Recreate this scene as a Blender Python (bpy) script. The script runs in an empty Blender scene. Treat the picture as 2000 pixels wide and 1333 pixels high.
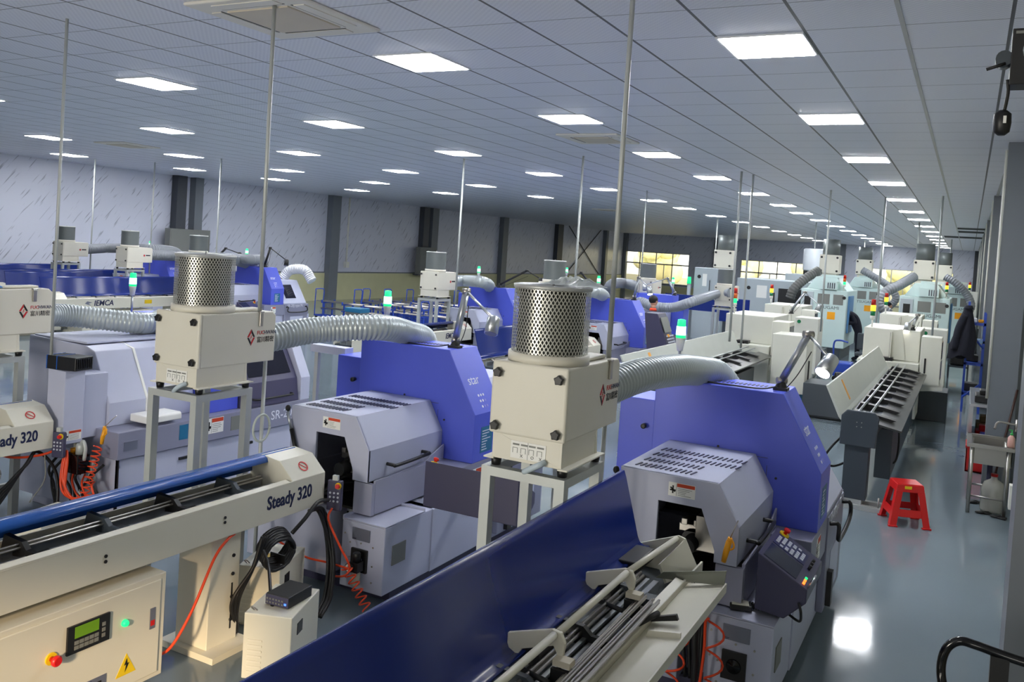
import bpy, bmesh, math, random
from mathutils import Vector, Matrix
random.seed(7)
PI = math.pi
scene = bpy.context.scene
COL = scene.collection

# ---------------------------------------------------------------- camera
F, YAW, PITCH, ROLL, CX, CY = 1690.0, -0.4855, 0.0312, 0.0642, 1000.0, 537.0
HC = 2.7
def cam_axes():
    cy, sy, cp, sp = math.cos(YAW), math.sin(YAW), math.cos(PITCH), math.sin(PITCH)
    f = Vector((sy*cp, cy*cp, -sp)); r = Vector((cy, -sy, 0)); u = r.cross(f)
    return r*math.cos(ROLL)+u*math.sin(ROLL), -r*math.sin(ROLL)+u*math.cos(ROLL), f
_r, _u, _f = cam_axes()
cam = bpy.data.cameras.new('camera'); cam_o = bpy.data.objects.new('camera', cam); COL.objects.link(cam_o)
m = Matrix((_r, _u, -_f)).transposed().to_4x4(); m.translation = Vector((0, 0, HC)); cam_o.matrix_world = m
cam.sensor_fit = 'HORIZONTAL'; cam.sensor_width = 36.0; cam.lens = F/2000*36
cam.shift_x = 0.0; cam.shift_y = -(666.5-CY)/2000.0
cam.clip_end = 300; cam.clip_start = 0.05
scene.camera = cam_o
# ---------------------------------------------------------------- world, daylight, exposure
w = bpy.data.worlds.new('world'); scene.world = w; w.use_nodes = True
bg = w.node_tree.nodes['Background']; bg.inputs[0].default_value = (1.0, 0.97, 0.84, 1); bg.inputs[1].default_value = 2.6
scene.view_settings.view_transform = 'Standard'; scene.view_settings.look = 'None'
scene.view_settings.exposure = 0.0; scene.view_settings.gamma = 1.0; scene.view_settings.use_curve_mapping = False
PANEL_STRENGTH = 51.0
def area(name, loc, rot, sx, sy, power, color):
    l = bpy.data.lights.new(name, 'AREA'); l.shape = 'RECTANGLE'; l.size = sx; l.size_y = sy; l.energy = power; l.color = color
    o = bpy.data.objects.new(name, l); COL.objects.link(o); o.location = loc; o.rotation_euler = rot; return o
# soft fill lights added behind the camera, standing in for window daylight
area('window_daylight', (-4.6, -3.6, 1.9), (math.radians(84), 0, math.radians(5)), 2.3, 1.7, 250, (1.0, 0.93, 0.80))
area('window_daylight', (-0.6, -3.6, 2.2), (math.radians(90), 0, 0), 1.6, 1.4, 22, (1.0, 0.97, 0.93))
sl = bpy.data.lights.new('sun', 'SUN'); sl.energy = 4.6; sl.color = (1.0, 0.74, 0.46); sl.angle = math.radians(4)
so_ = bpy.data.objects.new('sun', sl); COL.objects.link(so_); so_.rotation_euler = Vector((3.4, -7.0, 2.25)).to_track_quat('Z', 'Y').to_euler()

# ---------------------------------------------------------------- helpers
def lin(c):
    return tuple(((x/255)/12.92 if x/255 <= 0.04045 else ((x/255+0.055)/1.055)**2.4) for x in c)
MATS = {}
def mat(name, rgb, rough=0.45, metal=0.0, emit=0.0, bump=0.0, bscale=60.0, var=0.0, coat=0.0, alpha=1.0, trans=0.0):
    if name in MATS: return MATS[name]
    mm = bpy.data.materials.new(name); mm.use_nodes = True; nt = mm.node_tree; b = nt.nodes['Principled BSDF']
    c = lin(rgb)
    b.inputs['Base Color'].default_value = (*c, 1); b.inputs['Roughness'].default_value = rough; b.inputs['Metallic'].default_value = metal
    b.inputs['Coat Weight'].default_value = coat; b.inputs['Alpha'].default_value = alpha; b.inputs['Transmission Weight'].default_value = trans
    if emit: b.inputs['Emission Color'].default_value = (*c, 1); b.inputs['Emission Strength'].default_value = emit
    if not emit:
        tc = nt.nodes.new('ShaderNodeTexCoord'); no = nt.nodes.new('ShaderNodeTexNoise'); no.inputs['Scale'].default_value = 3.0; no.inputs['Detail'].default_value = 4
        nt.links.new(tc.outputs['Object'], no.inputs['Vector'])
        mx = nt.nodes.new('ShaderNodeMix'); mx.data_type = 'RGBA'
        v = max(var, 0.05)
        mx.inputs[6].default_value = (*[x*(1-v) for x in c], 1); mx.inputs[7].default_value = (*[min(1, x*(1+v)) for x in c], 1)
        nt.links.new(no.outputs['Fac'], mx.inputs[0]); nt.links.new(mx.outputs[2], b.inputs['Base Color'])
        if bump:
            n2 = nt.nodes.new('ShaderNodeTexNoise'); n2.inputs['Scale'].default_value = bscale
            nt.links.new(tc.outputs['Object'], n2.inputs['Vector'])
            bp = nt.nodes.new('ShaderNodeBump'); bp.inputs['Strength'].default_value = bump; bp.inputs['Distance'].default_value = 0.002
            nt.links.new(n2.outputs['Fac'], bp.inputs['Height']); nt.links.new(bp.outputs['Normal'], b.inputs['Normal'])
    MATS[name] = mm; return mm

CREAM = mat('cream_powder_coat', (222, 218, 204), 0.42, bump=0.15, bscale=400)
FEED = mat('feeder_cream_paint', (216, 213, 198), 0.38)
LAV = mat('lavender_grey_paint', (186, 190, 212), 0.42, bump=0.1, bscale=300)
LAV2 = mat('mid_grey_violet_paint', (136, 138, 160), 0.42)
PURP = mat('dark_violet_grey_paint', (72, 70, 98), 0.4)
BLUE = mat('cobalt_violet_paint', (82, 97, 212), 0.36, bump=0.1, bscale=300)
LID = mat('deep_blue_gloss_paint', (20, 42, 118), 0.25)
LID2 = mat('bright_blue_gloss_paint', (38, 92, 176), 0.25)
CART = mat('cart_blue_paint', (36, 70, 170), 0.4)
GALV = mat('galvanised_steel', (186, 190, 188), 0.45, 0.25, var=0.14)
STEEL = mat('brushed_steel', (176, 172, 166), 0.3, 0.95)
ALU = mat('aluminium', (198, 202, 206), 0.28, 0.9)
BLACK = mat('black_plastic', (22, 22, 24), 0.42)
GBLACK = mat('gloss_black', (10, 10, 12), 0.12)
INTER = mat('dark_oily_interior', (14, 13, 12), 0.35)  # near-black for surfaces inside covers, recesses and openings
DGREY = mat('dark_grey_console', (62, 61, 88), 0.4)
SLATE = mat('slate_grey_paint', (62, 70, 78), 0.4)
RED = mat('red_plastic', (206, 22, 24), 0.32)
ORANGE = mat('orange_hose', (236, 74, 32), 0.35)
YEL = mat('yellow_label', (236, 200, 20), 0.5)
YGUN = mat('amber_plastic', (244, 166, 22), 0.35)
WHITE = mat('white_label', (238, 238, 234), 0.5)
LRED = mat('label_orange_red', (206, 70, 34), 0.5)
INK = mat('navy_ink', (24, 34, 74), 0.5)
BINK = mat('black_ink', (20, 20, 20), 0.5)
RINK = mat('red_ink', (200, 36, 40), 0.5)
WINK = mat('white_ink', (226, 228, 240), 0.5)
PLATE = mat('grey_rating_plate', (130, 134, 150), 0.35, 0.5)
CITZ = mat('warm_white_machine_paint', (218, 218, 206), 0.42)
MINT = mat('pale_mint_machine_paint', (196, 216, 214), 0.42)
VMC = mat('cool_grey_machine_paint', (176, 186, 192), 0.45)
TEAL = mat('teal_sheet', (30, 110, 150), 0.4)
DUCTM = mat('silver_grey_duct', (176, 184, 186), 0.32, 0.3)
DUCTG = mat('grey_duct', (134, 138, 144), 0.42, 0.1)
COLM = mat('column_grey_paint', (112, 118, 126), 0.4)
CDARK = mat('column_shadow_grey_paint', (62, 66, 74), 0.45)  # darker grey for some wall trims, cabinet shelves and bracing
CLOTH = mat('navy_cloth', (24, 26, 40), 0.9, bump=0.5)
SKIN = mat('skin', (196, 148, 122), 0.55)
HAIR = mat('black_hair', (16, 14, 14), 0.6)
ORG = mat('orange_collar', (226, 70, 30), 0.7)
PVC = mat('white_pvc', (222, 222, 214), 0.4)
PIPEC = mat('cream_pipe', (196, 190, 160), 0.45)
LAMPON = mat('lit_lamp_glass', (255, 250, 240), emit=9.0)
GREEN_ON = mat('lit_green_lens', (24, 205, 120), emit=1.5)
GREEN_CORE = mat('lit_green_core', (205, 255, 228), emit=1.6)
GREEN_OFF = mat('green_lens', (12, 120, 70), 0.25)
RED_OFF = mat('red_lens', (176, 22, 14), 0.25)
AMB_ON = mat('lit_amber_lens', (255, 170, 30), emit=5.0)
LCD = mat('green_lcd', (92, 130, 20), 0.3, emit=0.35)
SCREEN = mat('dark_screen', (44, 48, 66), 0.15)
GREYP = mat('dull_grey_panel', (120, 122, 118), 0.5)
CLEAR = mat('milky_plastic', (220, 228, 230), 0.25, alpha=0.55)
WATER = mat('cloudy_jug_plastic', (190, 190, 180), 0.2, alpha=0.7)
TUBING = mat('clear_tubing', (206, 214, 206), 0.2, alpha=0.75)
DWIN = mat('dark_window_glass', (30, 30, 44), 0.08)
KEYW = mat('pale_keys', (196, 200, 214), 0.5)
KEYB = mat('blue_membrane', (38, 44, 92), 0.4)
WOODBOX = mat('brown_box', (110, 88, 60), 0.7)

class MB:
    """collects vertices and faces for ONE mesh object"""
    def __init__(s): s.v = []; s.f = []; s.uv = None; s.sm = []
    def add(s, vs, fs, smooth=False):
        o = len(s.v); s.v += [tuple(v) for v in vs]
        for f in fs: s.f.append(tuple(o+i for i in f)); s.sm.append(smooth)
        return s
    def box(s, x0, x1, y0, y1, z0, z1):
        vs = [(x, y, z) for x in (x0, x1) for y in (y0, y1) for z in (z0, z1)]
        return s.add(vs, [(0, 1, 3, 2), (4, 6, 7, 5), (0, 4, 5, 1), (2, 3, 7, 6), (0, 2, 6, 4), (1, 5, 7, 3)])
    def prism(s, pts, a, b, axis='y', smooth=False):
        """polygon pts extruded between a and b; axis y: pts are (x,z); axis x: (y,z); axis z: (x,y)"""
        n = len(pts)
        def P(p, t): return (p[0], t, p[1]) if axis == 'y' else ((t, p[0], p[1]) if axis == 'x' else (p[0], p[1], t))
        vs = [P(p, a) for p in pts]+[P(p, b) for p in pts]
        fs = [tuple(range(n)), tuple(range(2*n-1, n-1, -1))]
        s.add(vs, fs)
        o = len(s.v)-2*n
        for i in range(n):
            j = (i+1) % n; s.f.append((o+i, o+n+i, o+n+j, o+j)); s.sm.append(smooth)
        return s
    def tube(s, path, r, seg=10, cap=True, radii=None):
        path = [Vector(p) for p in path]; n = len(path); rings = []
        up = None
        for i, p in enumerate(path):
            t = (path[min(i+1, n-1)]-path[max(i-1, 0)])
            if t.length < 1e-9: t = Vector((0, 0, 1))
            t.normalize()
            if up is None: up = t.orthogonal().normalized()
            else:
                up = up-t*up.dot(t)
                up = up.normalized() if up.length > 1e-6 else t.orthogonal().normalized()
            b = t.cross(up); rr = radii[i] if radii else r
            rings.append([p+(up*math.cos(2*PI*k/seg)+b*math.sin(2*PI*k/seg))*rr for k in range(seg)])
        o = len(s.v)
        for rg in rings: s.v += [tuple(q) for q in rg]
        for i in range(n-1):
            for k in range(seg):
                k2 = (k+1) % seg
                s.f.append((o+i*seg+k, o+i*seg+k2, o+(i+1)*seg+k2, o+(i+1)*seg+k)); s.sm.append(True)
        if cap:
            s.f.append(tuple(o+k for k in range(seg-1, -1, -1))); s.sm.append(False)
            s.f.append(tuple(o+(n-1)*seg+k for k in range(seg))); s.sm.append(False)
        return s
    def cyl(s, p, q, r, seg=16, r2=None):
        return s.tube([p, q], r, seg, True, [r, r if r2 is None else r2])
    def lathe(s, c, prof, seg=20, axis='z'):
        """prof: (radius, height) pairs"""
        o = len(s.v)
        for (r, h) in prof:
            for k in range(seg):
                a = 2*PI*k/seg
                if axis == 'z': s.v.append((c[0]+r*math.cos(a), c[1]+r*math.sin(a), c[2]+h))
                elif axis == 'y': s.v.append((c[0]+r*math.cos(a), c[1]+h, c[2]+r*math.sin(a)))
                else: s.v.append((c[0]+h, c[1]+r*math.cos(a), c[2]+r*math.sin(a)))
        n = len(prof)
        for i in range(n-1):
            for k in range(seg):
                k2 = (k+1) % seg
                s.f.append((o+i*seg+k, o+i*seg+k2, o+(i+1)*seg+k2, o+(i+1)*seg+k)); s.sm.append(True)
        s.f.append(tuple(o+k for k in range(seg-1, -1, -1))); s.sm.append(False)
        s.f.append(tuple(o+(n-1)*seg+k for k in range(seg))); s.sm.append(False)
        return s
    def blob(s, c, rx, ry, rz, seg=12, rings=8):
        prof = []
        o = len(s.v)
        for i in range(rings+1):
            t = PI*i/rings
            for k in range(seg):
                a = 2*PI*k/seg
                s.v.append((c[0]+rx*math.sin(t)*math.cos(a), c[1]+ry*math.sin(t)*math.sin(a), c[2]-rz*math.cos(t)))
        for i in range(rings):
            for k in range(seg):
                k2 = (k+1) % seg
                s.f.append((o+i*seg+k, o+i*seg+k2, o+(i+1)*seg+k2, o+(i+1)*seg+k)); s.sm.append(True)
        return s
    def build(s, name, material, parent=None, bevel=0.0, M=None, bseg=2):
        me = bpy.data.meshes.new(name); vs = s.v
        if M is not None: vs = [tuple(M @ Vector(v)) for v in vs]
        me.from_pydata(vs, [], s.f); 
        me.polygons.foreach_set('use_smooth', s.sm)
        me.materials.append(material); me.validate(); 
        bm = bmesh.new(); bm.from_mesh(me); bmesh.ops.remove_doubles(bm, verts=bm.verts, dist=1e-6); bmesh.ops.recalc_face_normals(bm, faces=bm.faces); bm.to_mesh(me); bm.free()
        me.update()
        o = bpy.data.objects.new(name, me); COL.objects.link(o)
        if parent is not None: o.parent = parent
        if bevel:
            md = o.modifiers.new('bevel', 'BEVEL'); md.width = bevel; md.segments = bseg; md.limit_method = 'ANGLE'; md.angle_limit = math.radians(40)
        return o
def tag(o, label=None, cat=None, group=None, kind=None):
    if label: o['label'] = label
    if cat: o['category'] = cat
    if group: o['group'] = group
    if kind: o['kind'] = kind
    return o
def thing(name, label, cat, loc=(0, 0, 0), rz=0.0, group=None):
    o = bpy.data.objects.new(name, None); COL.objects.link(o); o.location = loc; o.rotation_euler = (0, 0, rz); o.empty_display_size = 0.1
    return tag(o, label, cat, group)
def struct(o): return tag(o, kind='structure')
def copy_tree(o, parent=None):
    c = o.copy(); COL.objects.link(c); c.parent = parent
    for ch in list(o.children): copy_tree(ch, c)
    return c
def text(s, size, material, M, parent, name='lettering', ext=0.0008, align='LEFT', shear=0.0, sx=1.0, bold=0.0):
    cu = bpy.data.curves.new(name, 'FONT'); cu.body = s; cu.size = size; cu.extrude = ext; cu.align_x = align; cu.align_y = 'CENTER'; cu.shear = shear; cu.offset = bold
    cu.resolution_u = 3
    ob = bpy.data.objects.new('tmp', cu); COL.objects.link(ob)
    dg = bpy.context.evaluated_depsgraph_get(); me = bpy.data.meshes.new_from_object(ob.evaluated_get(dg))
    bpy.data.objects.remove(ob)
    me.name = name; me.transform(M @ Matrix.Diagonal((sx, 1, 1, 1))); me.materials.clear(); me.materials.append(material)
    o = bpy.data.objects.new(name, me); COL.objects.link(o)
    if parent is not None: o.parent = parent
    return o
def face_px(x, y, z):   # text on a face looking toward +X, reading along +Y
    return Matrix.Translation((x, y, z)) @ Matrix(((0, 0, 1), (1, 0, 0), (0, 1, 0))).to_4x4()
def face_ny(x, y, z):   # text on a face looking toward -Y, reading along +X
    return Matrix.Translation((x, y, z)) @ Matrix(((1, 0, 0), (0, 0, -1), (0, 1, 0))).to_4x4()
def slope_px(x, y, z, nx, nz):  # text on a slope whose normal is (nx,0,nz), reading along +Y
    n = Vector((nx, 0, nz)).normalized(); a = Vector((0, 1, 0)); b = n.cross(a)
    return Matrix.Translation((x, y, z)) @ Matrix((a, b, n)).transposed().to_4x4()
def bez(pts, n=10):
    """Catmull-Rom through points"""
    P = [Vector(p) for p in pts]; P = [P[0]*2-P[1]]+P+[P[-1]*2-P[-2]]; out = []
    for i in range(1, len(P)-2):
        for k in range(n):
            t = k/n; a, b, c, d = P[i-1], P[i], P[i+1], P[i+2]
            out.append(0.5*((2*b)+(c-a)*t+(2*a-5*b+4*c-d)*t*t+(3*b-a-3*c+d)*t**3))
    out.append(P[-2]); return out
def resample(path, step):
    out = [path[0]]; acc = 0
    for i in range(1, len(path)):
        seg = path[i]-path[i-1]; L = seg.length; 
        if L < 1e-9: continue
        d = step-acc
        while d <= L:
            out.append(path[i-1]+seg*(d/L)); d += step
        acc = L-(d-step)
    return out
def hose(name, pts, r, material, label=None, cat='hose', parent=None, group=None, seg=8, n=8):
    o = MB().tube(bez(pts, n), r, seg).build(name, material, parent)
    if label: tag(o, label, cat, group)
    return o
def coil(a, b, turns, R, r, material, name, parent=None, per=12):
    a, b = Vector(a), Vector(b); t = (b-a); L = t.length; t.normalize(); u = t.orthogonal().normalized(); v = t.cross(u)
    N = int(turns*per)
    return MB().tube([a+t*(L*i/N)+(u*math.cos(2*PI*i/per)+v*math.sin(2*PI*i/per))*R for i in range(N+1)], r, 6).build(name, material, parent)
def duct(pts, r, material, label, step=0.036, seg=20, group=None):
    path = resample(bez(pts, 24), step/5)
    radii = [r*(1+0.055*math.cos(2*PI*i/5)) for i in range(len(path))]
    o = MB().tube(path, r, seg, True, radii).build('flexible_duct', material)
    return tag(o, label, 'duct', group)
def warn_label(parent, M, w=0.13, h=0.06, kind=0):
    """white sticker with a red title bar, a pictogram and lines of small print; M maps (u,v,n) to the surface"""
    r = MB().box(0, w, 0, h, 0, 0.0012).build('warning_label', WHITE, parent, M=M)
    MB().box(w*0.32, w*0.98, h*0.72, h*0.97, 0.0012, 0.0022).build('title_bar', LRED, r, M=M)
    k = MB()
    k.box(w*0.06, w*0.28, h*0.38, h*0.5, 0.0012, 0.002).box(w*0.14, w*0.2, h*0.2, h*0.78, 0.0012, 0.002).prism([(w*0.05, h*0.6), (w*0.24, h*0.3), (w*0.27, h*0.36), (w*0.1, h*0.68)], 0.0012, 0.002, 'z')
    k.box(w*0.3, w*0.31, h*0.04, h*0.96, 0.0012, 0.002)
    k.build('pictogram', BINK, r, M=M)
    t = MB()
    for i in range(5): t.box(w*0.36, w*(0.6+0.3*random.random()), h*(0.1+0.12*i), h*(0.13+0.12*i), 0.0012, 0.0018)
    t.build('small_print', GREYP, r, M=M)
    return r
def star_knob(parent, x, y, z, r=0.028, mat_=BLACK):
    pts = []
    for k in range(10):
        rr = r if k % 2 == 0 else r*0.72; a = PI/2+PI*k/5; pts.append((x+rr*math.cos(a), z+rr*math.sin(a)))
    return MB().prism(pts, y-0.026, y-0.006, 'y').cyl((x, y-0.01, z), (x, y, z), r*0.5).build('star_knob', mat_, parent, bevel=0.004)

# ---------------------------------------------------------------- the setting
XL, XR, YN, YF, H = -23.8, 1.0, -4.0, 63.5, 4.4
KH = 1.7/1.5   # ceiling height above the eye against the first survey
KW = 63.5/56
def nodes_mat(name):
    mm = bpy.data.materials.new(name); mm.use_nodes = True; return mm, mm.node_tree, mm.node_tree.nodes['Principled BSDF']
def N(nt, t, **kw):
    n = nt.nodes.new(t)
    for k, v in kw.items(): setattr(n, k, v)
    return n
def mth(nt, op, a, b=None):
    n = nt.nodes.new('ShaderNodeMath'); n.operation = op
    for i, x in enumerate((a, b)):
        if x is None: continue
        if isinstance(x, (int, float)): n.inputs[i].default_value = x
        else: nt.links.new(x, n.inputs[i])
    return n.outputs[0]
def mixc(nt, f, a, b):
    n = nt.nodes.new('ShaderNodeMix'); n.data_type = 'RGBA'; 
    if isinstance(f, (int, float)): n.inputs[0].default_value = f
    else: nt.links.new(f, n.inputs[0])
    for i, x in ((6, a), (7, b)):
        if isinstance(x, tuple): n.inputs[i].default_value = (*x, 1)
        else: nt.links.new(x, n.inputs[i])
    return n.outputs[2]
# floor: glossy grey-blue epoxy with faint scuffs
mf, nt, b = nodes_mat('epoxy_floor')
tc = N(nt, 'ShaderNodeTexCoord'); n1 = N(nt, 'ShaderNodeTexNoise'); n1.inputs['Scale'].default_value = 0.8; n1.inputs['Detail'].default_value = 6
nt.links.new(tc.outputs['Object'], n1.inputs['Vector'])
nt.links.new(mixc(nt, n1.outputs['Fac'], lin((108, 121, 130)), lin((124, 137, 145))), b.inputs['Base Color'])
n2 = N(nt, 'ShaderNodeTexNoise'); n2.inputs['Scale'].default_value = 2.5; n2.inputs['Detail'].default_value = 3; nt.links.new(tc.outputs['Object'], n2.inputs['Vector'])
nt.links.new(mth(nt, 'ADD', mth(nt, 'MULTIPLY', n2.outputs['Fac'], 0.10), 0.035), b.inputs['Roughness'])
bp = N(nt, 'ShaderNodeBump'); bp.inputs['Strength'].default_value = 0.10; bp.inputs['Distance'].default_value = 0.01; nt.links.new(n2.outputs['Fac'], bp.inputs['Height']); nt.links.new(bp.outputs['Normal'], b.inputs['Normal'])
b.inputs['Specular IOR Level'].default_value = 0.6
struct(MB().box(XL-0.3, XR+0.3, YN-0.3, YF+0.3, -0.2, 0).build('floor', mf))
# ceiling: metal tiles with fine pattern and dark grid grooves
mc, nt, b = nodes_mat('ceiling_tiles')
tc = N(nt, 'ShaderNodeTexCoord'); sp = N(nt, 'ShaderNodeSeparateXYZ'); nt.links.new(tc.outputs['Object'], sp.inputs[0])
fx = mth(nt, 'FRACT', mth(nt, 'DIVIDE', mth(nt, 'ADD', sp.outputs[0], 50*0.652+1.83), 0.652))
fy = mth(nt, 'FRACT', mth(nt, 'DIVIDE', mth(nt, 'ADD', sp.outputs[1], 40*0.714-6.505), 0.714))
gx = mth(nt, 'GREATER_THAN', mth(nt, 'ABSOLUTE', mth(nt, 'SUBTRACT', fx, 0.5)), 0.5-0.018)
gy = mth(nt, 'GREATER_THAN', mth(nt, 'ABSOLUTE', mth(nt, 'SUBTRACT', fy, 0.5)), 0.5-0.008)
wv = N(nt, 'ShaderNodeTexChecker'); wv.inputs['Scale'].default_value = 40.0; nt.links.new(tc.outputs['Object'], wv.inputs['Vector'])
base = mixc(nt, wv.outputs['Fac'], lin((222, 225, 238)), lin((232, 235, 246)))
c1 = mixc(nt, gy, base, lin((134, 138, 150))); c2 = mixc(nt, gx, c1, lin((82, 84, 92)))
nt.links.new(c2, b.inputs['Base Color']); b.inputs['Roughness'].default_value = 0.42
struct(MB().box(XL-0.3, XR+0.3, YN-0.3, YF+0.3, H, H+0.15).build('ceiling', mc))
# patterned wall panel with diagonal grey strokes
def marble(name, axis):
    mm, nt, b = nodes_mat(name)
    tc = N(nt, 'ShaderNodeTexCoord'); sp = N(nt, 'ShaderNodeSeparateXYZ'); nt.links.new(tc.outputs['Object'], sp.inputs[0])
    h = sp.outputs[axis]; z = sp.outputs[2]
    u = mth(nt, 'ADD', mth(nt, 'MULTIPLY', h, 0.62), mth(nt, 'MULTIPLY', z, 0.78)); v = mth(nt, 'SUBTRACT', mth(nt, 'MULTIPLY', z, 0.62), mth(nt, 'MULTIPLY', h, 0.78))
    cb = N(nt, 'ShaderNodeCombineXYZ'); nt.links.new(mth(nt, 'MULTIPLY', u, 1.6), cb.inputs[0]); nt.links.new(mth(nt, 'MULTIPLY', v, 14.0), cb.inputs[1])
    no = N(nt, 'ShaderNodeTexNoise'); no.inputs['Scale'].default_value = 1.0; no.inputs['Detail'].default_value = 1.0; nt.links.new(cb.outputs[0], no.inputs['Vector'])
    rp = N(nt, 'ShaderNodeValToRGB'); nt.links.new(no.outputs['Fac'], rp.inputs[0]); rp.color_ramp.elements[0].position = 0.62; rp.color_ramp.elements[1].position = 0.72
    n3 = N(nt, 'ShaderNodeTexNoise'); n3.inputs['Scale'].default_value = 0.7; nt.links.new(tc.outputs['Object'], n3.inputs['Vector'])
    nt.links.new(mixc(nt, rp.outputs[0], mixc(nt, n3.outputs['Fac'], lin((204, 207, 222)), lin((214, 217, 230))), lin((156, 160, 176))), b.inputs['Base Color'])
    b.inputs['Roughness'].default_value = 0.28; return mm
ML, MF_ = marble('patterned_panel_side', 1), marble('patterned_panel_end', 0)
YW = mat('pale_yellow_paint', (214, 212, 168), 0.6, var=0.06)
struct(MB().box(XL-0.2, XL, YN, YF, 1.17, H).build('wall_left', ML))
struct(MB().box(XL-0.2, XL+0.04, YN, YF, 0, 1.17).build('baseboard_left', YW))
struct(MB().box(XL-0.2, XL+0.06, YN, YF, 1.15, 1.20).build('trim_1', COLM))
struct(MB().box(XR, XR+0.2, YN, YF, 0, H).build('wall_right', mat('right_wall_paint', (176, 176, 160), 0.6)))
# near wall behind the camera, unseen; two openings placed to let warm sun in
nw = MB().box(XL, -5.8, YN-0.2, YN, 0, H).box(-3.4, -1.5, YN-0.2, YN, 0, H).box(0.3, XR, YN-0.2, YN, 0, H).box(-5.8, -3.4, YN-0.2, YN, 0, 1.0).box(-5.8, -3.4, YN-0.2, YN, 2.8, H).box(-1.5, 0.3, YN-0.2, YN, 0, 1.4).box(-1.5, 0.3, YN-0.2, YN, 3.0, H)
struct(nw.build('wall_near', ML))
# far wall with three window openings
WIN = [(a*KW, b_*KW, 2.7+(c-2.7)*KW, 2.7+(d-2.7)*KW) for a, b_, c, d in ((-20.95, -16.4, 0.93, 3.0), (-13.0, -8.44, 0.8, 2.88), (-5.2, -0.83, 0.7, 2.86))]
fw = MB(); xs = XL-0.2
for (a, c, z0, z1) in WIN:
    fw.box(xs, a, YF, YF+0.25, 0.0, H); fw.box(a, c, YF, YF+0.25, z1, H); fw.box(a, c, YF, YF+0.25, 0.0, z0); xs = c
fw.box(xs, XR+0.2, YF, YF+0.25, 0, H)
struct(fw.build('wall_far', MF_))
lw = MB(); lw.box(XL, XR, YF-0.03, YF-0.005, 0, 0.55) ; struct(lw.build('baseboard_far', YW))
FRM = mat('window_frame_white', (206, 206, 200), 0.4)
FROST = mat('frosted_pane', (236, 236, 214), 0.6, alpha=0.35)
for i, (a, c, z0, z1) in enumerate(WIN):
    f = MB(); zc = z0+(z1-z0)*0.63; t = 0.05
    f.box(a, c, YF-0.02, YF+0.06, z0, z0+t).box(a, c, YF-0.02, YF+0.06, z1-t, z1).box(a, c, YF-0.02, YF+0.06, zc-t, zc+t)
    for k in range(5):
        x = a+(c-a)*k/4; f.box(x-(0 if k == 0 else t*0.7), x+(0 if k == 4 else t*0.7), YF-0.02, YF+0.06, z0, z1)
    f.box(a+(c-a)*0.4, a+(c-a)*0.4+0.05, YF-0.01, YF+0.05, z0, zc).box(a+(c-a)*0.62, a+(c-a)*0.62+0.05, YF-0.01, YF+0.05, z0, zc)
    fo = struct(f.build('window_%d' % (i+1), FRM))
    for k in ((0, 2) if i != 1 else (1, 3)):
        MB().box(a+(c-a)*k/4+0.04, a+(c-a)*(k+1)/4-0.04, YF+0.02, YF+0.026, z0+0.05, zc-0.05).build('pane', FROST, fo)
    struct(MB().box(a-0.1, c+0.1, YF-0.08, YF, z0-0.07, z0).build('trim_%d' % (i+2), COLM))
# columns on the left wall, with darker beams and thin conduits
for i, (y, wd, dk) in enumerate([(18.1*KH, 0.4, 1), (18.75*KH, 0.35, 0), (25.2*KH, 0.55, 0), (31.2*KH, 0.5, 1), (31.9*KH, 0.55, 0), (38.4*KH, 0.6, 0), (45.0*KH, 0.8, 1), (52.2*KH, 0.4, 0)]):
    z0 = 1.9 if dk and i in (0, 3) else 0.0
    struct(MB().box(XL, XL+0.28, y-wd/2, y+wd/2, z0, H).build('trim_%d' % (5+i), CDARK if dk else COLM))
struct(MB().box(XL+0.02, XL+0.3, YF-0.35, YF, 0, H).build('trim_13', COLM))
for k, x in enumerate((-14.6*KW, -6.9*KW)): struct(MB().box(x-0.18, x+0.18, YF-0.2, YF, 0, H).build('trim_%d' % (14+k), COLM))
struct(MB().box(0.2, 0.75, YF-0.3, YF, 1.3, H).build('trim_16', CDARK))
# H columns down the right side
RC = [4.15, 12.35, 20.3, 28.8, 37.2, 45.6, 54.0]
for k, y in enumerate(RC):
    x0 = 0.235 if k == 0 else 0.30+0.015*k
    c = MB().box(x0, x0+0.02, y, y+0.3, 0, H).box(x0+0.02, XR, y+0.14, y+0.16, 0, H).box(x0+0.28, x0+0.3, y, y+0.3, 0, H)
    c.box(x0+0.02, x0+0.28, y, y+0.004, 0, H)
    so = struct(c.build('trim_%d' % (20+k), COLM))
    if k: MB().cyl((x0-0.018, y-0.005, 1.2), (x0-0.018, y-0.005, H-0.1), 0.016, 10).build('conduit', PVC, so)

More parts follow.
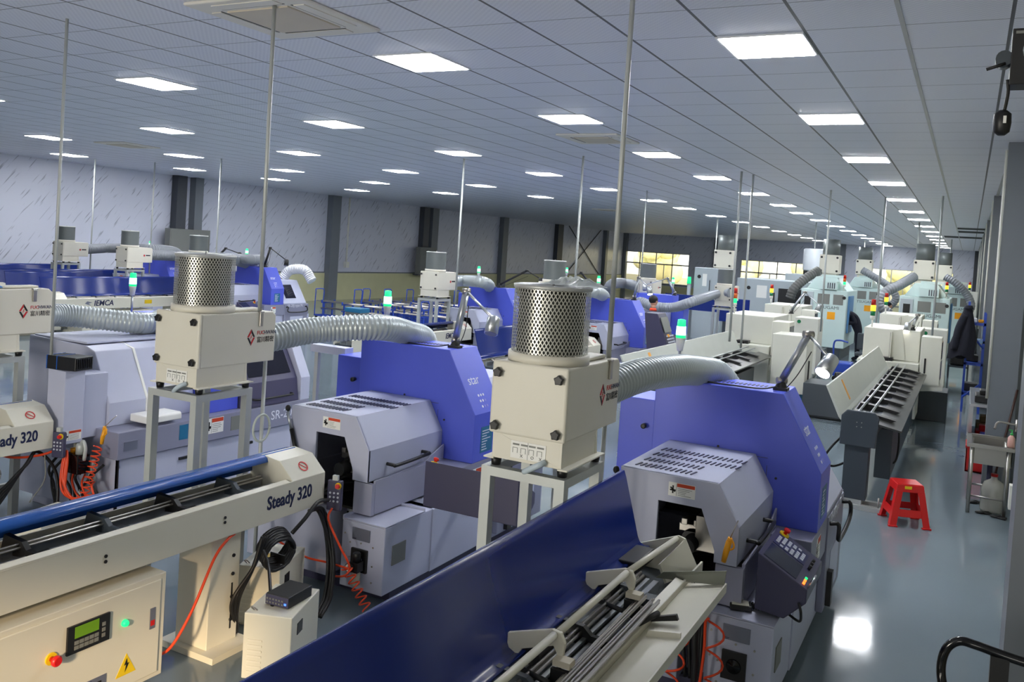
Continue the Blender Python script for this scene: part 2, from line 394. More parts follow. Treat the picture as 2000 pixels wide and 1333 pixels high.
# ceiling lights: square recessed LED panels
def light_proto():
    t = thing('ceiling_light', '', 'ceiling light')
    MB().box(-0.323, 0.323, -0.352, 0.352, -0.012, 0.0).build('frame', mat('light_frame', (225, 226, 230), 0.4), t)
    MB().box(-0.30, 0.30, -0.33, 0.33, -0.016, -0.0125).build('diffuser', mat('led_diffuser', (250, 252, 255), emit=PANEL_STRENGTH), t)
    return t
LP = {'A': [(-1.337, 6.08), (-1.33, 9.17), (-1.337, 12.55), (-1.34, 15.91), (-1.345, 19.43), (-1.353, 23.09), (-1.34, 26.3), (-1.35, 29.9), (-1.33, 33.5), (-1.33, 37.4), (-1.34, 41.0), (-1.35, 45.0), (-1.36, 48.6), (-1.3, 52.0)],
      'B': [(-4.15, 6.03), (-4.1, 8.96), (-4.16, 12.18), (-4.22, 15.5), (-4.22, 18.9), (-4.24, 22.3), (-4.3, 25.3), (-4.3, 28.8), (-4.3, 32.4), (-4.3, 35.9), (-4.3, 39.6), (-4.3, 43.2), (-4.3, 47.0), (-4.3, 50.6), (-4.3, 54.0)],
      'C': [(-7.75, 6.35), (-7.62, 9.1), (-7.55, 12.15), (-7.55, 15.4), (-7.6, 18.8), (-7.55, 22.1), (-7.6, 25.1), (-7.6, 28.7), (-7.6, 32.3), (-7.6, 35.8), (-7.6, 39.5), (-7.6, 43.3), (-7.6, 46.9), (-7.6, 50.7)],
      'D': [(-11.55, 6.6), (-11.3, 9.5), (-11.1, 12.3), (-11.0, 15.4), (-10.9, 18.7), (-10.9, 22.1)],
      'E': [(-15.0, 6.9), (-15.3, 10.2), (-14.8, 12.9), (-14.5, 15.7), (-14.1, 18.6), (-13.9, 21.8)],
      'F': [(-18.7, 13.0), (-18.0, 15.9), (-17.4, 18.4), (-17.2, 21.8)]}
lp = light_proto(); first = True
RN = {'A': 'the row nearest the right columns', 'B': 'the second row from the right', 'C': 'the third row from the right', 'D': 'the fourth row from the right', 'E': 'the second row from the left wall', 'F': 'the row nearest the left wall'}
ORD = ['nearest', 'second', 'third', 'fourth', 'fifth', 'sixth', 'seventh', 'eighth', 'ninth', 'tenth', 'eleventh', 'twelfth', 'thirteenth', 'fourteenth', 'fifteenth']
for row, pts in LP.items():
    for k, (x, y) in enumerate(pts):
        o = lp if first else copy_tree(lp); first = False
        o.location = (x*KH, y*KH, H-0.001); o['label'] = 'square white LED panel, %s of %s' % (ORD[k], RN[row]); o['group'] = 'LED panels in the ceiling'
# ceiling cassette air conditioners
ACM = mat('aircon_white', (226, 222, 214), 0.4); ACG = mat('aircon_grille', (206, 196, 180), 0.6)
def cassette(x, y, label, s=1.0):
    s *= KH
    t = thing('ceiling_air_conditioner', label, 'air conditioner', (x*KH, y*KH, H), 0, 'ceiling cassette air conditioners')
    MB().prism([(-0.47*s, -0.47*s), (0.47*s, -0.47*s), (0.47*s, 0.47*s), (-0.47*s, 0.47*s)], -0.028, 0.0, 'z').build('fascia', ACM, t, bevel=0.02)
    MB().box(-0.27*s, 0.27*s, -0.27*s, 0.27*s, -0.04, -0.027).build('intake_grille', ACG, t, bevel=0.004)
    for a in range(4):
        M = Matrix.Rotation(a*PI/2, 4, 'Z')
        MB().box(-0.27*s, 0.27*s, 0.32*s, 0.41*s, -0.034, -0.028).build('air_vane', ACM, t, M=M)
        MB().box(-0.28*s, 0.28*s, 0.305*s, 0.318*s, -0.030, -0.0275).build('outlet_slot', BLACK, t, M=M)
cassette(-4.3, 4.55, 'big white cassette air conditioner at the top left, behind a conduit')
cassette(-4.4, 10.5, 'small white cassette air conditioner by the tall central conduit', 0.9)
cassette(-14.4, 11.2, 'faint beige cassette air conditioner over the left feeders', 0.9)
cassette(-11.0, 27.5, 'far cassette air conditioner above the dark centre wall', 0.9)
# open ceiling bays in the far right corner
struct(MB().box(-0.5, 0.8, 34.0, 35.2, H-0.006, H-0.001).box(-0.5, 0.8, 36.3, 37.8, H-0.006, H-0.001).box(-1.1, 0.8, 41.4, 43.2, H-0.006, H-0.001).build('trim_30', mat('open_ceiling_void', (40, 46, 50), 0.8)))
struct(MB().box(0.36, 0.41, 16.0, 62.0, H-0.012, H-0.001).box(-0.54, -0.51, 5.0, 62.0, H-0.008, H-0.001).build('trim_31', mat('ceiling_rail', (176, 178, 178), 0.4)))
# ---------------------------------------------------------------- signal lamp and work lamp
def signal(parent, x, y, z, h=0.42):
    s = MB().cyl((x, y, z), (x, y, z+h*0.5), 0.011, 10).build('signal_lamp', ALU, parent)
    MB().lathe((x, y, z+h*0.46), [(0.022, 0), (0.036, h*0.22), (0.036, h*0.24)], 16).build('lamp_base', PVC, s)
    MB().lathe((x, y, z+h*0.70), [(0.038, 0), (0.030, h*0.33), (0.012, h*0.34)], 16).build('green_lens', GREEN_ON, s)
    MB().lathe((x, y, z+h*0.71), [(0.0385, h*0.04), (0.036, h*0.2)], 16).build('light_band', GREEN_CORE, s)
    return s
def tower(parent, x, y, z, lit='amber', s=1.0):
    p = MB().cyl((x, y, z), (x, y, z+0.1*s), 0.012*s, 8).lathe((x, y, z+0.1*s), [(0.02*s, 0), (0.034*s, 0.03*s), (0.034*s, 0.06*s)], 12).build('signal_tower', PVC, parent)
    MB().lathe((x, y, z+0.16*s), [(0.032*s, 0), (0.032*s, 0.07*s)], 12).build('green_lens', GREEN_ON if lit == 'green' else GREEN_OFF, p)
    MB().lathe((x, y, z+0.23*s), [(0.034*s, 0), (0.034*s, 0.08*s)], 12).build('amber_lens', AMB_ON if lit == 'amber' else mat('amber_lens_off', (214, 96, 18), 0.3), p)
    MB().lathe((x, y, z+0.31*s), [(0.034*s, 0), (0.03*s, 0.08*s), (0.01*s, 0.085*s)], 12).build('red_lens', RED_OFF, p)
def work_lamp(base, elbow, head, aim, label, bright=True, dark=False, lit=False):
    t = thing('work_lamp', label, 'work lamp', base, 0, 'jointed work lamps on the machines')
    B, E_, Hh = Vector((0, 0, 0)), Vector(elbow)-Vector(base), Vector(head)-Vector(base)
    am = BLACK if dark else ALU
    MB().prism([(-0.05, -0.045), (0.05, -0.045), (0.05, 0.045), (-0.05, 0.045)], 0, 0.022, 'z').lathe((0, 0, 0.02), [(0.045, 0), (0.022, 0.05), (0.014, 0.07)], 14).build('base', BLACK, t, bevel=0.003)
    j = B+Vector((0, 0, 0.07))
    MB().tube([j, E_], 0.032 if not dark else 0.028, 4, True).build('lower_arm', am, t)
    MB().cyl(E_+Vector((-0.03, -0.02, 0)), E_+Vector((0.03, 0.02, 0)), 0.026, 12).build('joint', STEEL if not dark else BLACK, t); MB().cyl(j+Vector((-0.03, -0.02, 0)), j+Vector((0.03, 0.02, 0)), 0.024, 12).build('joint', STEEL if not dark else BLACK, t)
    MB().tube([E_, Hh], 0.012, 8, True).build('upper_arm', am, t)
    a = Vector(aim).normalized(); p0, p1 = Hh-a*0.02, Hh+a*0.13
    hd = MB().tube([p0, p0+a*0.012, p1], 0.04, 18, True, [0.045, 0.052, 0.058]).build('lamp_head', ALU if not dark else BLACK, t)
    MB().tube([p1-a*0.004, p1+a*0.003], 0.05, 16, True).build('lens', LAMPON if lit else mat('lamp_glass_off', (120, 122, 126), 0.1), hd)
    MB().blob(tuple(Hh), 0.03, 0.03, 0.03, 10, 8).build('head_joint', BLACK, t)
    MB().tube(bez([B+Vector((0.03, 0, 0.01)), (B+E_)*0.35+Vector((0.05, 0.02, -0.02)), E_+Vector((0.03, 0, -0.12))], 6), 0.004, 6).build('cord', BLACK, t)
    return t

# ---------------------------------------------------------------- console with keypad, screen, e-stop
def console(parent, M, L=0.6, detail=True):
    """profile: low front edge toward local +x, operator face sloped; length along y"""
    pr = [(-0.17, 0.36), (-0.17, 0.02), (0.0, 0.0), (0.12, 0.12), (0.12, 0.20)]
    c = MB().prism(pr, 0, L, 'y').build('control_console', DGREY, parent, bevel=0.006, M=M)
    n = Vector((0.16, 0, 0.29)).normalized(); a = Vector((0, 1, 0)); d = Vector((0.29, 0, -0.16)).normalized()
    def S(u, v, h): return M @ (Vector((-0.17, 0, 0.36))+a*u+d*v+n*h)
    def plate(name, u0, u1, v0, v1, h, m_, par):
        return MB().add([S(u0, v0, 0), S(u1, v0, 0), S(u1, v1, 0), S(u0, v1, 0), S(u0, v0, h), S(u1, v0, h), S(u1, v1, h), S(u0, v1, h)], [(0, 1, 2, 3), (4, 7, 6, 5), (0, 4, 5, 1), (1, 5, 6, 2), (2, 6, 7, 3), (3, 7, 4, 0)]).build(name, m_, par)
    scr = plate('screen', 0.03, 0.27, 0.03, 0.25, 0.004, SCREEN, c)
    plate('keypad', 0.30, 0.50, 0.03, 0.25, 0.004, KEYB, c)
    if detail:
        k = MB()
        for i in range(6):
            for j in range(6):
                if (i*7+j*3) % 5 == 0: continue
                u, v = 0.31+i*0.031, 0.04+j*0.034
                k.add([S(u, v, 0.004), S(u+0.022, v, 0.004), S(u+0.022, v+0.022, 0.004), S(u, v+0.022, 0.004), S(u, v, 0.008), S(u+0.022, v, 0.008), S(u+0.022, v+0.022, 0.008), S(u, v+0.022, 0.008)], [(4, 5, 6, 7), (0, 1, 5, 4), (1, 2, 6, 5), (2, 3, 7, 6), (3, 0, 4, 7)])
        k.build('keys', KEYW, c)
        for i, mm in enumerate((GREEN_ON, mat('lit_orange_key', (255, 110, 40), emit=3.0), mat('lit_orange_key', (255, 110, 40)))):
            plate('status_lamp', 0.04+0.045*(2-i), 0.065+0.045*(2-i), 0.29, 0.305, 0.006, mm, c)
        for i in range(3): MB().tube([S(0.3+i*0.06, 0.285, 0), S(0.3+i*0.06, 0.285, 0.03)], 0.01, 10).build('rotary_switch', BLACK, c)
        MB().tube([S(0.05, 0.33, 0.0), S(0.05, 0.33, 0.05), S(0.15, 0.33, 0.05), S(0.15, 0.33, 0)], 0.006, 8).build('guard_handle', ALU, c)
    MB().tube([S(L-0.05, 0.06, 0), S(L-0.05, 0.06, 0.012)], 0.032, 16).build('yellow_ring', YEL, c)
    MB().tube([S(L-0.05, 0.06, 0.012), S(L-0.05, 0.06, 0.03), S(L-0.05, 0.06, 0.031), S(L-0.05, 0.06, 0.048)], 0.02, 14, True, [0.012, 0.012, 0.022, 0.020]).build('emergency_stop', RED, c)
    return c

# ---------------------------------------------------------------- sliding-head lathe: violet-blue hood, grey headstock cover
def swiss_lathe(name_label, x, y, rz=0.0, group='violet blue hooded lathes', detail=2, console_M=None, console_L=0.58, top_lamp=True, opening=True, xhose=None):
    t = thing('sliding_head_lathe', name_label, 'lathe', (x, y, 0), rz, group)
    # bed and cabinets
    MB().box(-1.45, -0.62, -1.05, 1.5, 0.10, 0.60).box(-0.62, -0.45, -0.85, 1.5, 0.1, 0.60).box(-0.45, -0.04, -0.5, 1.5, 0.1, 0.6).build('base_cabinet', LAV, t, bevel=0.006)
    MB().box(-1.35, -0.1, -0.95, 1.4, 0, 0.10).build('plinth', DGREY, t)
    if detail: MB().box(-0.61, -0.47, -0.856, -0.851, 0.16, 0.56).build('service_recess', INTER, t)  # dark sheet on the cabinet face, standing in for a shaded recess
    ec = MB().box(-0.44, -0.05, -1.12, -0.42, 0.10, 0.60).build('electrical_cabinet', LAV, t, bevel=0.008)
    MB().box(-0.44, -0.05, -1.12, -0.60, 0.602, 0.61).box(-0.44, -0.05, -0.61, -0.60, 0.61, 0.63).box(-0.44, -0.43, -1.12, -0.60, 0.61, 0.63).build('top_tray', LAV, ec)
    if detail:
        MB().box(-0.34, -0.18, -1.128, -1.12, 0.47, 0.56).build('rating_plate', PLATE, ec, bevel=0.002)
        text('star', 0.024, INK, face_ny(-0.335, -1.1285, 0.482), ec)
        sw = MB().box(-0.335, -0.19, -1.14, -1.12, 0.24, 0.41).build('main_switch', BLACK, ec, bevel=0.003)
        MB().lathe((-0.262, -1.14, 0.325), [(0.045, 0), (0.04, -0.01), (0.012, -0.012), (0.012, -0.03)], 20, 'y').build('switch_knob', GBLACK, sw)
        MB().box(-0.052, -0.044, -1.02, -0.85, 0.30, 0.45).build('side_plate', GREYP, ec)
        sc = MB()
        for (sx, sz) in ((-0.36, 0.44), (-0.36, 0.33), (-0.36, 0.2), (-0.15, 0.44), (-0.15, 0.3), (-0.15, 0.18), (-0.41, 0.5), (-0.41, 0.35), (-0.26, 0.45), (-0.26, 0.2)): sc.cyl((sx, -1.124, sz), (sx, -1.12, sz), 0.007, 8)
        sc.build('panel_screws', STEEL, ec)
    # belt casing and rear section
    MB().prism([(-1.25, 0.60), (0.0, 0.60), (0.0, 0.87), (-1.25, 0.87)], -0.22, 1.42, 'y').box(-1.2, -0.02, -0.22, -0.0, 0.6, 0.66).build('bed_casing', LAV2, t, bevel=0.006)
    MB().box(-0.04, 0.012, 0.50, 1.38, 0.14, 0.86).build('side_door', LAV2, t, bevel=0.008)
    rear = MB().prism([(-1.2, 0.87), (0.0, 0.87), (0.0, 0.90), (-0.36, 1.47), (-1.2, 1.47)], 0.47, 1.32, 'y').build('rear_cover', LAV, t, bevel=0.008)
    nx, nz = 0.57, 0.36
    M = slope_px(-0.18, 0.62, 1.185, nx, nz)
    MB().box(0, 0.38, -0.20, 0.20, 0.001, 0.008).build('door_window', DWIN, rear, M=M)
    if detail:
        hp = [(0.012, 0.56, 0.80), (0.075, 0.57, 0.80), (0.08, 0.60, 0.68), (0.08, 1.24, 0.68), (0.075, 1.27, 0.80), (0.012, 1.28, 0.80)]
        MB().tube(bez(hp, 5), 0.016, 10).build('door_handle', BLACK, t)
        text('SR-20J type N', 0.10, WINK, face_px(0.0135, 0.60, 0.83), t)
        warn_label(t, face_px(0.001, 0.02, 0.66), 0.17, 0.16)
        MB().box(0.0, 0.006, -0.19, 0.0, 0.60, 0.61).build('casing_seam', DGREY, t)
        MB().box(0.012, 0.016, 0.72, 1.2, 0.2, 0.55).build('door_recess', LAV, t)
        MB().box(0.012, 0.05, 0.62, 0.70, 0.16, 0.42).build('door_latch', BLACK, t)
    # hood
    hood = MB().prism([(-1.22, 0.87), (0.0, 0.87), (0.0, 1.28), (-0.29, 1.80), (-1.22, 1.80)], 0.0, 0.46, 'y').build('hood', BLUE, t, bevel=0.006)
    MB().box(-1.50, -1.221, 0.03, 0.46, 0.87, 1.62).build('hood_side_panel', BLUE, t, bevel=0.006)
    MB().lathe((-1.29, 0.03, 1.42), [(0.013, 0), (0.013, -0.02), (0.02, -0.022), (0.02, -0.05), (0.012, -0.052)], 14, 'y').build('knob', BLACK, t)
    if detail:
        v = MB()
        for i in range(26): v.box(-1.1+i*0.03, -1.1+i*0.03+0.014, 0.14+0.004*i, 0.22+0.004*i, 1.80, 1.803)
        v.build('top_vent_slots', PURP, hood)
        MB().box(-0.37, -0.366, -0.001, 0.0, 0.88, 1.28).box(-0.66, -0.366, -0.001, 0, 1.33, 1.334).build('panel_seam', PURP, hood)
        sc = MB()
        for (sx, sz) in ((-0.72, 1.36), (-0.30, 1.2), (-0.33, 0.92)): sc.cyl((sx, -0.006, sz), (sx, 0, sz), 0.009, 8)
        sc.build('panel_screws', BLACK, hood)
        M = slope_px(-0.145, 0.09, 1.54, 0.52, 0.29)
        text('star', 0.12, WINK, M, hood, 'star_lettering')
        d = MB(); e = MB()
        for i in range(3):
            for j in range(3):
                (d if i+j < 3 else e).lathe((0.08+i*0.04, -0.14-j*0.05, 0), [(0.012, 0), (0.012, 0.002)], 10)
        d.build('logo_dots', WINK, hood, M=M); e.build('logo_ring_dots', mat('faint_violet_ink', (132, 136, 214), 0.5), hood, M=M)
        MB().box(0.0, 0.002, 0.12, 0.32, 0.94, 1.16).build('instruction_plate', TEAL, hood)
        k = MB()
        for i in range(8): k.box(0.002, 0.003, 0.14, 0.2+0.1*random.random(), 0.96+i*0.023, 0.968+i*0.023)
        k.build('small_print', WINK, hood)
        MB().tube(bez([(-1.05, 0.1, 1.80), (-1.0, 0.06, 1.83), (-0.9, 0.05, 1.81), (-0.6, 0.04, 1.808), (-0.45, 0.06, 1.81), (-0.36, 0.1, 1.83)], 6), 0.006, 6).build('lamp_cable', BLACK, hood)
    # headstock cover: open shell with cut out end
    R0 = [(-1.08, 0.84), (-1.08, 1.35), (-0.45, 1.35), (-0.31, 1.11), (-0.31, 0.87)]
    ya, yb = -1.02, -0.002
    cv = MB(); th = 0.02
    R1 = [(-1.06, 0.84), (-1.06, 1.33), (-0.46, 1.33), (-0.33, 1.105), (-0.33, 0.87)]
    for i in range(4):
        cv.prism([R0[i], R0[i+1], R1[i+1], R1[i]], ya, yb, 'y')
    op = [(-0.82, 0.84), (-0.82, 1.18), (-0.545, 1.18), (-0.45, 0.94), (-0.45, 0.87)]
    for i in range(4): cv.prism([R0[i], R0[i+1], op[i+1], op[i]], ya-0.004, ya+th, 'y')
    hc = cv.build('headstock_cover', LAV, t, bevel=0.003)
    lo = MB().box(-1.08, -0.82, ya+0.01, ya+0.05, 0.62, 0.86).box(-0.44, -0.27, ya+0.01, ya+0.05, 0.62, 0.86).box(-0.29, -0.27, ya+0.05, -0.02, 0.62, 0.88).box(-1.08, -1.05, ya+0.05, -0.02, 0.62, 0.86).prism([(ya+0.05, 0.88), (-0.02, 0.88), (-0.02, 1.0), (ya+0.7, 0.9)], -0.285, -0.272, 'x')
    lo.build('lower_cover', LAV2 if detail < 2 else mat('soft_violet_grey_paint', (160, 162, 182), 0.42), t, bevel=0.003)  # darker tone paints in the shade of this downward-facing cover
    if detail:
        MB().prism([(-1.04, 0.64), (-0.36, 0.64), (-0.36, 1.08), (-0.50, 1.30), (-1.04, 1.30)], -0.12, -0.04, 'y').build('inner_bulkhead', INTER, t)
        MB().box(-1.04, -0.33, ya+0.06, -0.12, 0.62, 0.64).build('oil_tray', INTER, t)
        hs = MB().box(-0.62, -0.46, -0.85, -0.7, 0.86, 1.08).box(-0.74, -0.44, -0.80, -0.6, 0.95, 1.0).box(-0.72, -0.68, -0.83, -0.78, 1.0, 1.04).box(-0.64, -0.60, -0.83, -0.78, 1.0, 1.04).box(-0.56, -0.52, -0.83, -0.78, 1.0, 1.04).build('spindle_bracket', STEEL, t, bevel=0.004)
        MB().cyl((-0.64, -0.95, 0.9), (-0.64, -0.2, 0.9), 0.05, 16).cyl((-0.64, -0.8, 0.9), (-0.64, -0.6, 0.9), 0.08, 16).build('bar_guide_tube', BLACK, t)
        for dz in (0.0, 0.06, 0.11): MB().tube(bez([(-0.8, -0.95, 0.68), (-0.65, -0.9, 0.72+dz), (-0.5, -0.6, 0.70+dz), (-0.45, -0.2, 0.75+dz)], 6), 0.014, 8).build('coolant_hose', BLACK, t)
    vs_ = MB(); rows = ((-1.02, -0.93, 12), (-1.02, -0.76, 12), (-1.02, -0.58, 18), (-1.02, -0.40, 18))
    for (vx, vy, n) in rows if detail else rows[:2]:
        for i in range(n):
            x0 = vx+i*0.033
            vs_.add([(x0, vy, 1.351), (x0+0.01, vy, 1.351), (x0+0.022, vy+0.09, 1.351), (x0+0.012, vy+0.09, 1.351), (x0, vy, 1.356), (x0+0.01, vy, 1.356), (x0+0.022, vy+0.09, 1.356), (x0+0.012, vy+0.09, 1.356)], [(0, 1, 2, 3), (4, 5, 6, 7), (0, 1, 5, 4), (1, 2, 6, 5), (2, 3, 7, 6), (3, 0, 4, 7)])
    vs_.build('vent_slots', DGREY, hc)
    warn_label(hc, face_ny(-0.76, ya-0.005, 1.225), 0.17, 0.085)
    hb = MB().tube(bez([(-0.31, -0.78, 0.97), (-0.25, -0.78, 0.97), (-0.235, -0.74, 0.965), (-0.235, -0.34, 0.975), (-0.25, -0.30, 0.98), (-0.31, -0.30, 0.98)], 5), 0.014, 10).build('cover_handle', BLACK, hc)
    gs = MB().cyl((-1.10, ya-0.03, 1.30), (-1.05, ya-0.03, 1.17), 0.013, 10).build('gas_strut', ALU, t)
    MB().cyl((-1.05, ya-0.03, 1.17), (-0.955, ya-0.03, 0.90), 0.017, 10).build('strut_cylinder', BLACK, gs)
    MB().blob((-1.105, ya-0.02, 1.325), 0.022, 0.022, 0.026, 8, 6).blob((-0.95, ya-0.02, 0.885), 0.018, 0.02, 0.022, 8, 6).build('strut_joint', BLACK, gs)
    # console
    if console_M is not None and console_L > 0.6: MB().tube([(0.02, 0.0, 0.75), (0.25, -0.3, 0.78), (0.4, -0.66, 0.80)], 0.03, 10).build('console_arm', LAV2, t)
    if console_M is not None: console(t, console_M, console_L, detail > 1)
    signal(t, -1.12, 0.22, 1.80)
    return t

# ---------------------------------------------------------------- oil mist collector on its welded stand
def perforated():
    mm, nt, b = nodes_mat('expanded_metal_mesh')
    tc = N(nt, 'ShaderNodeTexCoord'); sp = N(nt, 'ShaderNodeSeparateXYZ'); nt.links.new(tc.outputs['Object'], sp.inputs[0])
    ang = mth(nt, 'ARCTAN2', sp.outputs[1], sp.outputs[0])
    u = mth(nt, 'MULTIPLY', ang, 62/(2*PI)); v = mth(nt, 'MULTIPLY', sp.outputs[2], 1/0.031)
    def dia(du):
        a = mth(nt, 'ABSOLUTE', mth(nt, 'SUBTRACT', mth(nt, 'FRACT', mth(nt, 'ADD', u, 100+du)), 0.5)); c = mth(nt, 'ABSOLUTE', mth(nt, 'SUBTRACT', mth(nt, 'FRACT', mth(nt, 'ADD', v, 100+du)), 0.5))
        return mth(nt, 'LESS_THAN', mth(nt, 'ADD', a, c), 0.345)
    hole = mth(nt, 'MAXIMUM', dia(0.0), dia(0.5))
    b.inputs['Base Color'].default_value = (*lin((196, 196, 188)), 1); b.inputs['Metallic'].default_value = 0.6; b.inputs['Roughness'].default_value = 0.35
    nt.links.new(mth(nt, 'SUBTRACT', 1.0, hole), b.inputs['Alpha']); return mm
PERF = perforated()
PERF_FAR = mat('far_mesh_grey', (112, 118, 118), 0.45, 0.4)
def filter_drum(parent, x, y, z, r=0.185, h=0.36, near=True):
    f = MB().lathe((x, y, z), [(r+0.012, 0), (r+0.012, 0.045), (r-0.01, 0.046)], 40).build('filter_collar', CREAM, parent)
    MB().lathe((x, y, z+0.03), [(r-0.025, 0), (r-0.025, h-0.03)], 24).build('filter_core', mat('filter_core_grey', (58, 60, 58), 0.8), f)
    me = MB(); seg = 48
    o = len(me.v)
    for k in range(seg):
        a = 2*PI*k/seg
        me.v += [(r*math.cos(a), r*math.sin(a), 0.0), (r*math.cos(a), r*math.sin(a), h-0.03)]
    for k in range(seg): me.f.append((2*k, 2*((k+1) % seg), 2*((k+1) % seg)+1, 2*k+1)); me.sm.append(True)
    d = me.build('mesh_drum', PERF if near else PERF_FAR, f); d.location = (x, y, z+0.045)
    MB().lathe((x, y, z+h+0.01), [(r+0.004, 0), (r+0.006, 0.016), (r-0.01, 0.02), (r*0.55, 0.016), (r*0.5, 0.006)], 40).build('filter_top_ring', mat('zinc_rim', (190, 192, 190), 0.4, 0.4), f)
    MB().cyl((x, y, z+h), (x, y, z+h+0.045), 0.006, 8).build('centre_bolt', STEEL, f)
    return f
def logo(parent, M, s=1.0):
    L_, T_, R_, B_ = (0, 0), (0.036*s, 0.056*s), (0.072*s, 0), (0.036*s, -0.056*s)
    def band(p, q, mm, nm, t=0.42):
        c = (0.036*s, 0.0); i = lambda v: (c[0]+(v[0]-c[0])*(1-t), c[1]+(v[1]-c[1])*(1-t)); e = 0.04
        p2 = (p[0]+(q[0]-p[0])*e, p[1]+(q[1]-p[1])*e); q2 = (q[0]+(p[0]-q[0])*e, q[1]+(p[1]-q[1])*e)
        MB().prism([p2, q2, i(q2), i(p2)], 0, 0.001, 'z').build(nm, mm, parent, M=M)
    band(L_, T_, RINK, 'logo_red_band'); band(T_, R_, BINK, 'logo_black_band'); band(R_, B_, RINK, 'logo_red_band'); band(B_, L_, BINK, 'logo_black_band')
    text('F', 0.034*s, RINK, M @ Matrix.Translation((0.028*s, 0.0, 0)), parent, 'logo_letter', shear=0.2)
    text('FUC', 0.036*s, RINK, M @ Matrix.Translation((0.088*s, 0.026*s, 0)), parent, 'maker_lettering')
    text('HWAN', 0.036*s, INK, M @ Matrix.Translation((0.150*s, 0.026*s, 0)), parent, 'maker_lettering')
    text('富川精密', 0.043*s, BINK, M @ Matrix.Translation((0.088*s, -0.022*s, 0)), parent, 'maker_characters', sx=0.92)
def collector(x, y, label, rz=0.0, near=True, stand=True, stand_label='', group='oil mist collectors', zt=1.67, sc=1.0, drum=True):
    """origin: front left corner of the stand at floor level; box faces -Y"""
    t = thing('oil_mist_collector', label, 'mist collector', (x, y, zt), rz, group); t.scale = (sc, sc, sc)
    W, D = 0.385, 0.66
    tray = MB().box(0.02, W-0.005, 0.0, 0.02, 0.04, 0.17).box(W-0.02, W-0.005, 0.0, 0.42, 0.04, 0.17).box(0.02, 0.035, 0, 0.42, 0.04, 0.17).box(0.02, W-0.005, 0.40, 0.42, 0.04, 0.17).box(W-0.02, W+0.03, -0.01, 0.45, 0.034, 0.042).box(-0.02, 0.035, -0.01, 0.45, 0.034, 0.042)
    tray.build('drain_tray', CREAM, t, bevel=0.002)
    body = MB().prism([(0.02, 0.16), (D, 0.16), (D, 0.47), (D-0.03, 0.495), (0.02, 0.495)], 0.0, W, 'x').build('housing', CREAM, t, bevel=0.006)
    fp = MB().box(-0.004, W+0.004, -0.004, 0.02, 0.155, 0.50).build('front_cover', CREAM, t, bevel=0.012, bseg=3)
    for (kx, kz) in ((0.035, 0.445), (W-0.035, 0.445), (0.035, 0.195), (W-0.035, 0.195)): star_knob(fp, kx, -0.004, kz, 0.026 if near else 0.02)
    if drum: filter_drum(t, 0.19, 0.20, 0.495, 0.185, 0.34, near)
    if near:
        MB().prism([(0.30, 0.497), (0.58, 0.497), (0.58, 0.516), (0.32, 0.512)], 0.24, W-0.05, 'x').build('terminal_cover', CREAM, t, bevel=0.006)
        lt = MB().box(W+0.001, W+0.012, 0.50, 0.53, 0.40, 0.49).box(W-0.01, W+0.014, 0.495, 0.535, 0.49, 0.50).build('toggle_latch', STEEL, t, bevel=0.003)
        pl = MB().box(0.12, 0.30, -0.0025, 0.0, 0.055, 0.135).build('diagram_plate', WHITE, t)
        k = MB()
        for i in range(4):
            x0 = 0.13+i*0.042; k.box(x0, x0+0.002, -0.004, -0.0025, 0.08, 0.105).box(x0, x0+0.025, -0.004, -0.0025, 0.103, 0.105).box(x0+0.024, x0+0.026, -0.004, -0.0025, 0.08, 0.105)
            k.box(x0, x0+0.034, -0.004, -0.0025, 0.116, 0.124)
        k.box(0.208, 0.209, -0.004, -0.0025, 0.055, 0.135)
        k.build('diagram_lines', GREYP, pl)
        text('O', 0.02, BINK, face_ny(0.225, -0.003, 0.068), pl); text('X', 0.02, BINK, face_ny(0.17, -0.003, 0.068), pl); text('X', 0.02, BINK, face_ny(0.268, -0.003, 0.068), pl)
        MB().tube(bez([(0.30, -0.004, 0.06), (0.285, -0.03, 0.05), (0.25, -0.03, 0.03), (0.20, -0.01, 0.0)], 5), 0.014, 10).build('drain_spout', mat('pale_blue_plastic', (190, 204, 214), 0.4), t)
        logo(t, face_px(W+0.001, 0.40, 0.33), 1.0)
    else:
        logo_small = MB().box(W+0.0005, W+0.0015, 0.42, 0.46, 0.30, 0.34).build('logo_mark', RINK, t); MB().box(W+0.0005, W+0.0015, 0.48, 0.60, 0.31, 0.335).build('maker_lettering', BINK, t)
    for (fx_, fy_) in ((0.03, 0.03), (W-0.01, 0.03), (0.03, 0.42), (W-0.01, 0.42)):
        MB().lathe((fx_, fy_, 0.0), [(0.022, 0), (0.026, 0.03), (0.02, 0.036)], 12).build('rubber_mount', BLACK, t)
    if stand:
        s = thing('collector_stand', stand_label, 'stand', (x-0.02*sc, y-0.02*sc, 0), rz, 'welded steel collector stands')
        a, dd, q = 0.43*sc, 0.47*sc, 0.05*sc
        MB().box(0, a, 0, q, zt-0.05, zt-0.002).box(0, a, dd-q, dd, zt-0.05, zt-0.002).box(0, q, q, dd-q, zt-0.05, zt-0.002).box(a-q, a, q, dd-q, zt-0.05, zt-0.002).build('top_frame', GALV, s)
        for (lx, ly) in ((0, 0), (a-q, 0), (0, dd-q), (a-q, dd-q)):
            MB().box(lx, lx+q, ly, ly+q, 0, zt-0.05).build('leg', GALV, s)
        MB().box(0.004, q*0.8, q, dd-q, 0.3, 0.34).build('cross_bar', GALV, s); MB().box(a-q*0.8, a-0.004, q, dd-q, 0.3, 0.34).build('cross_bar', GALV, s)
    return t

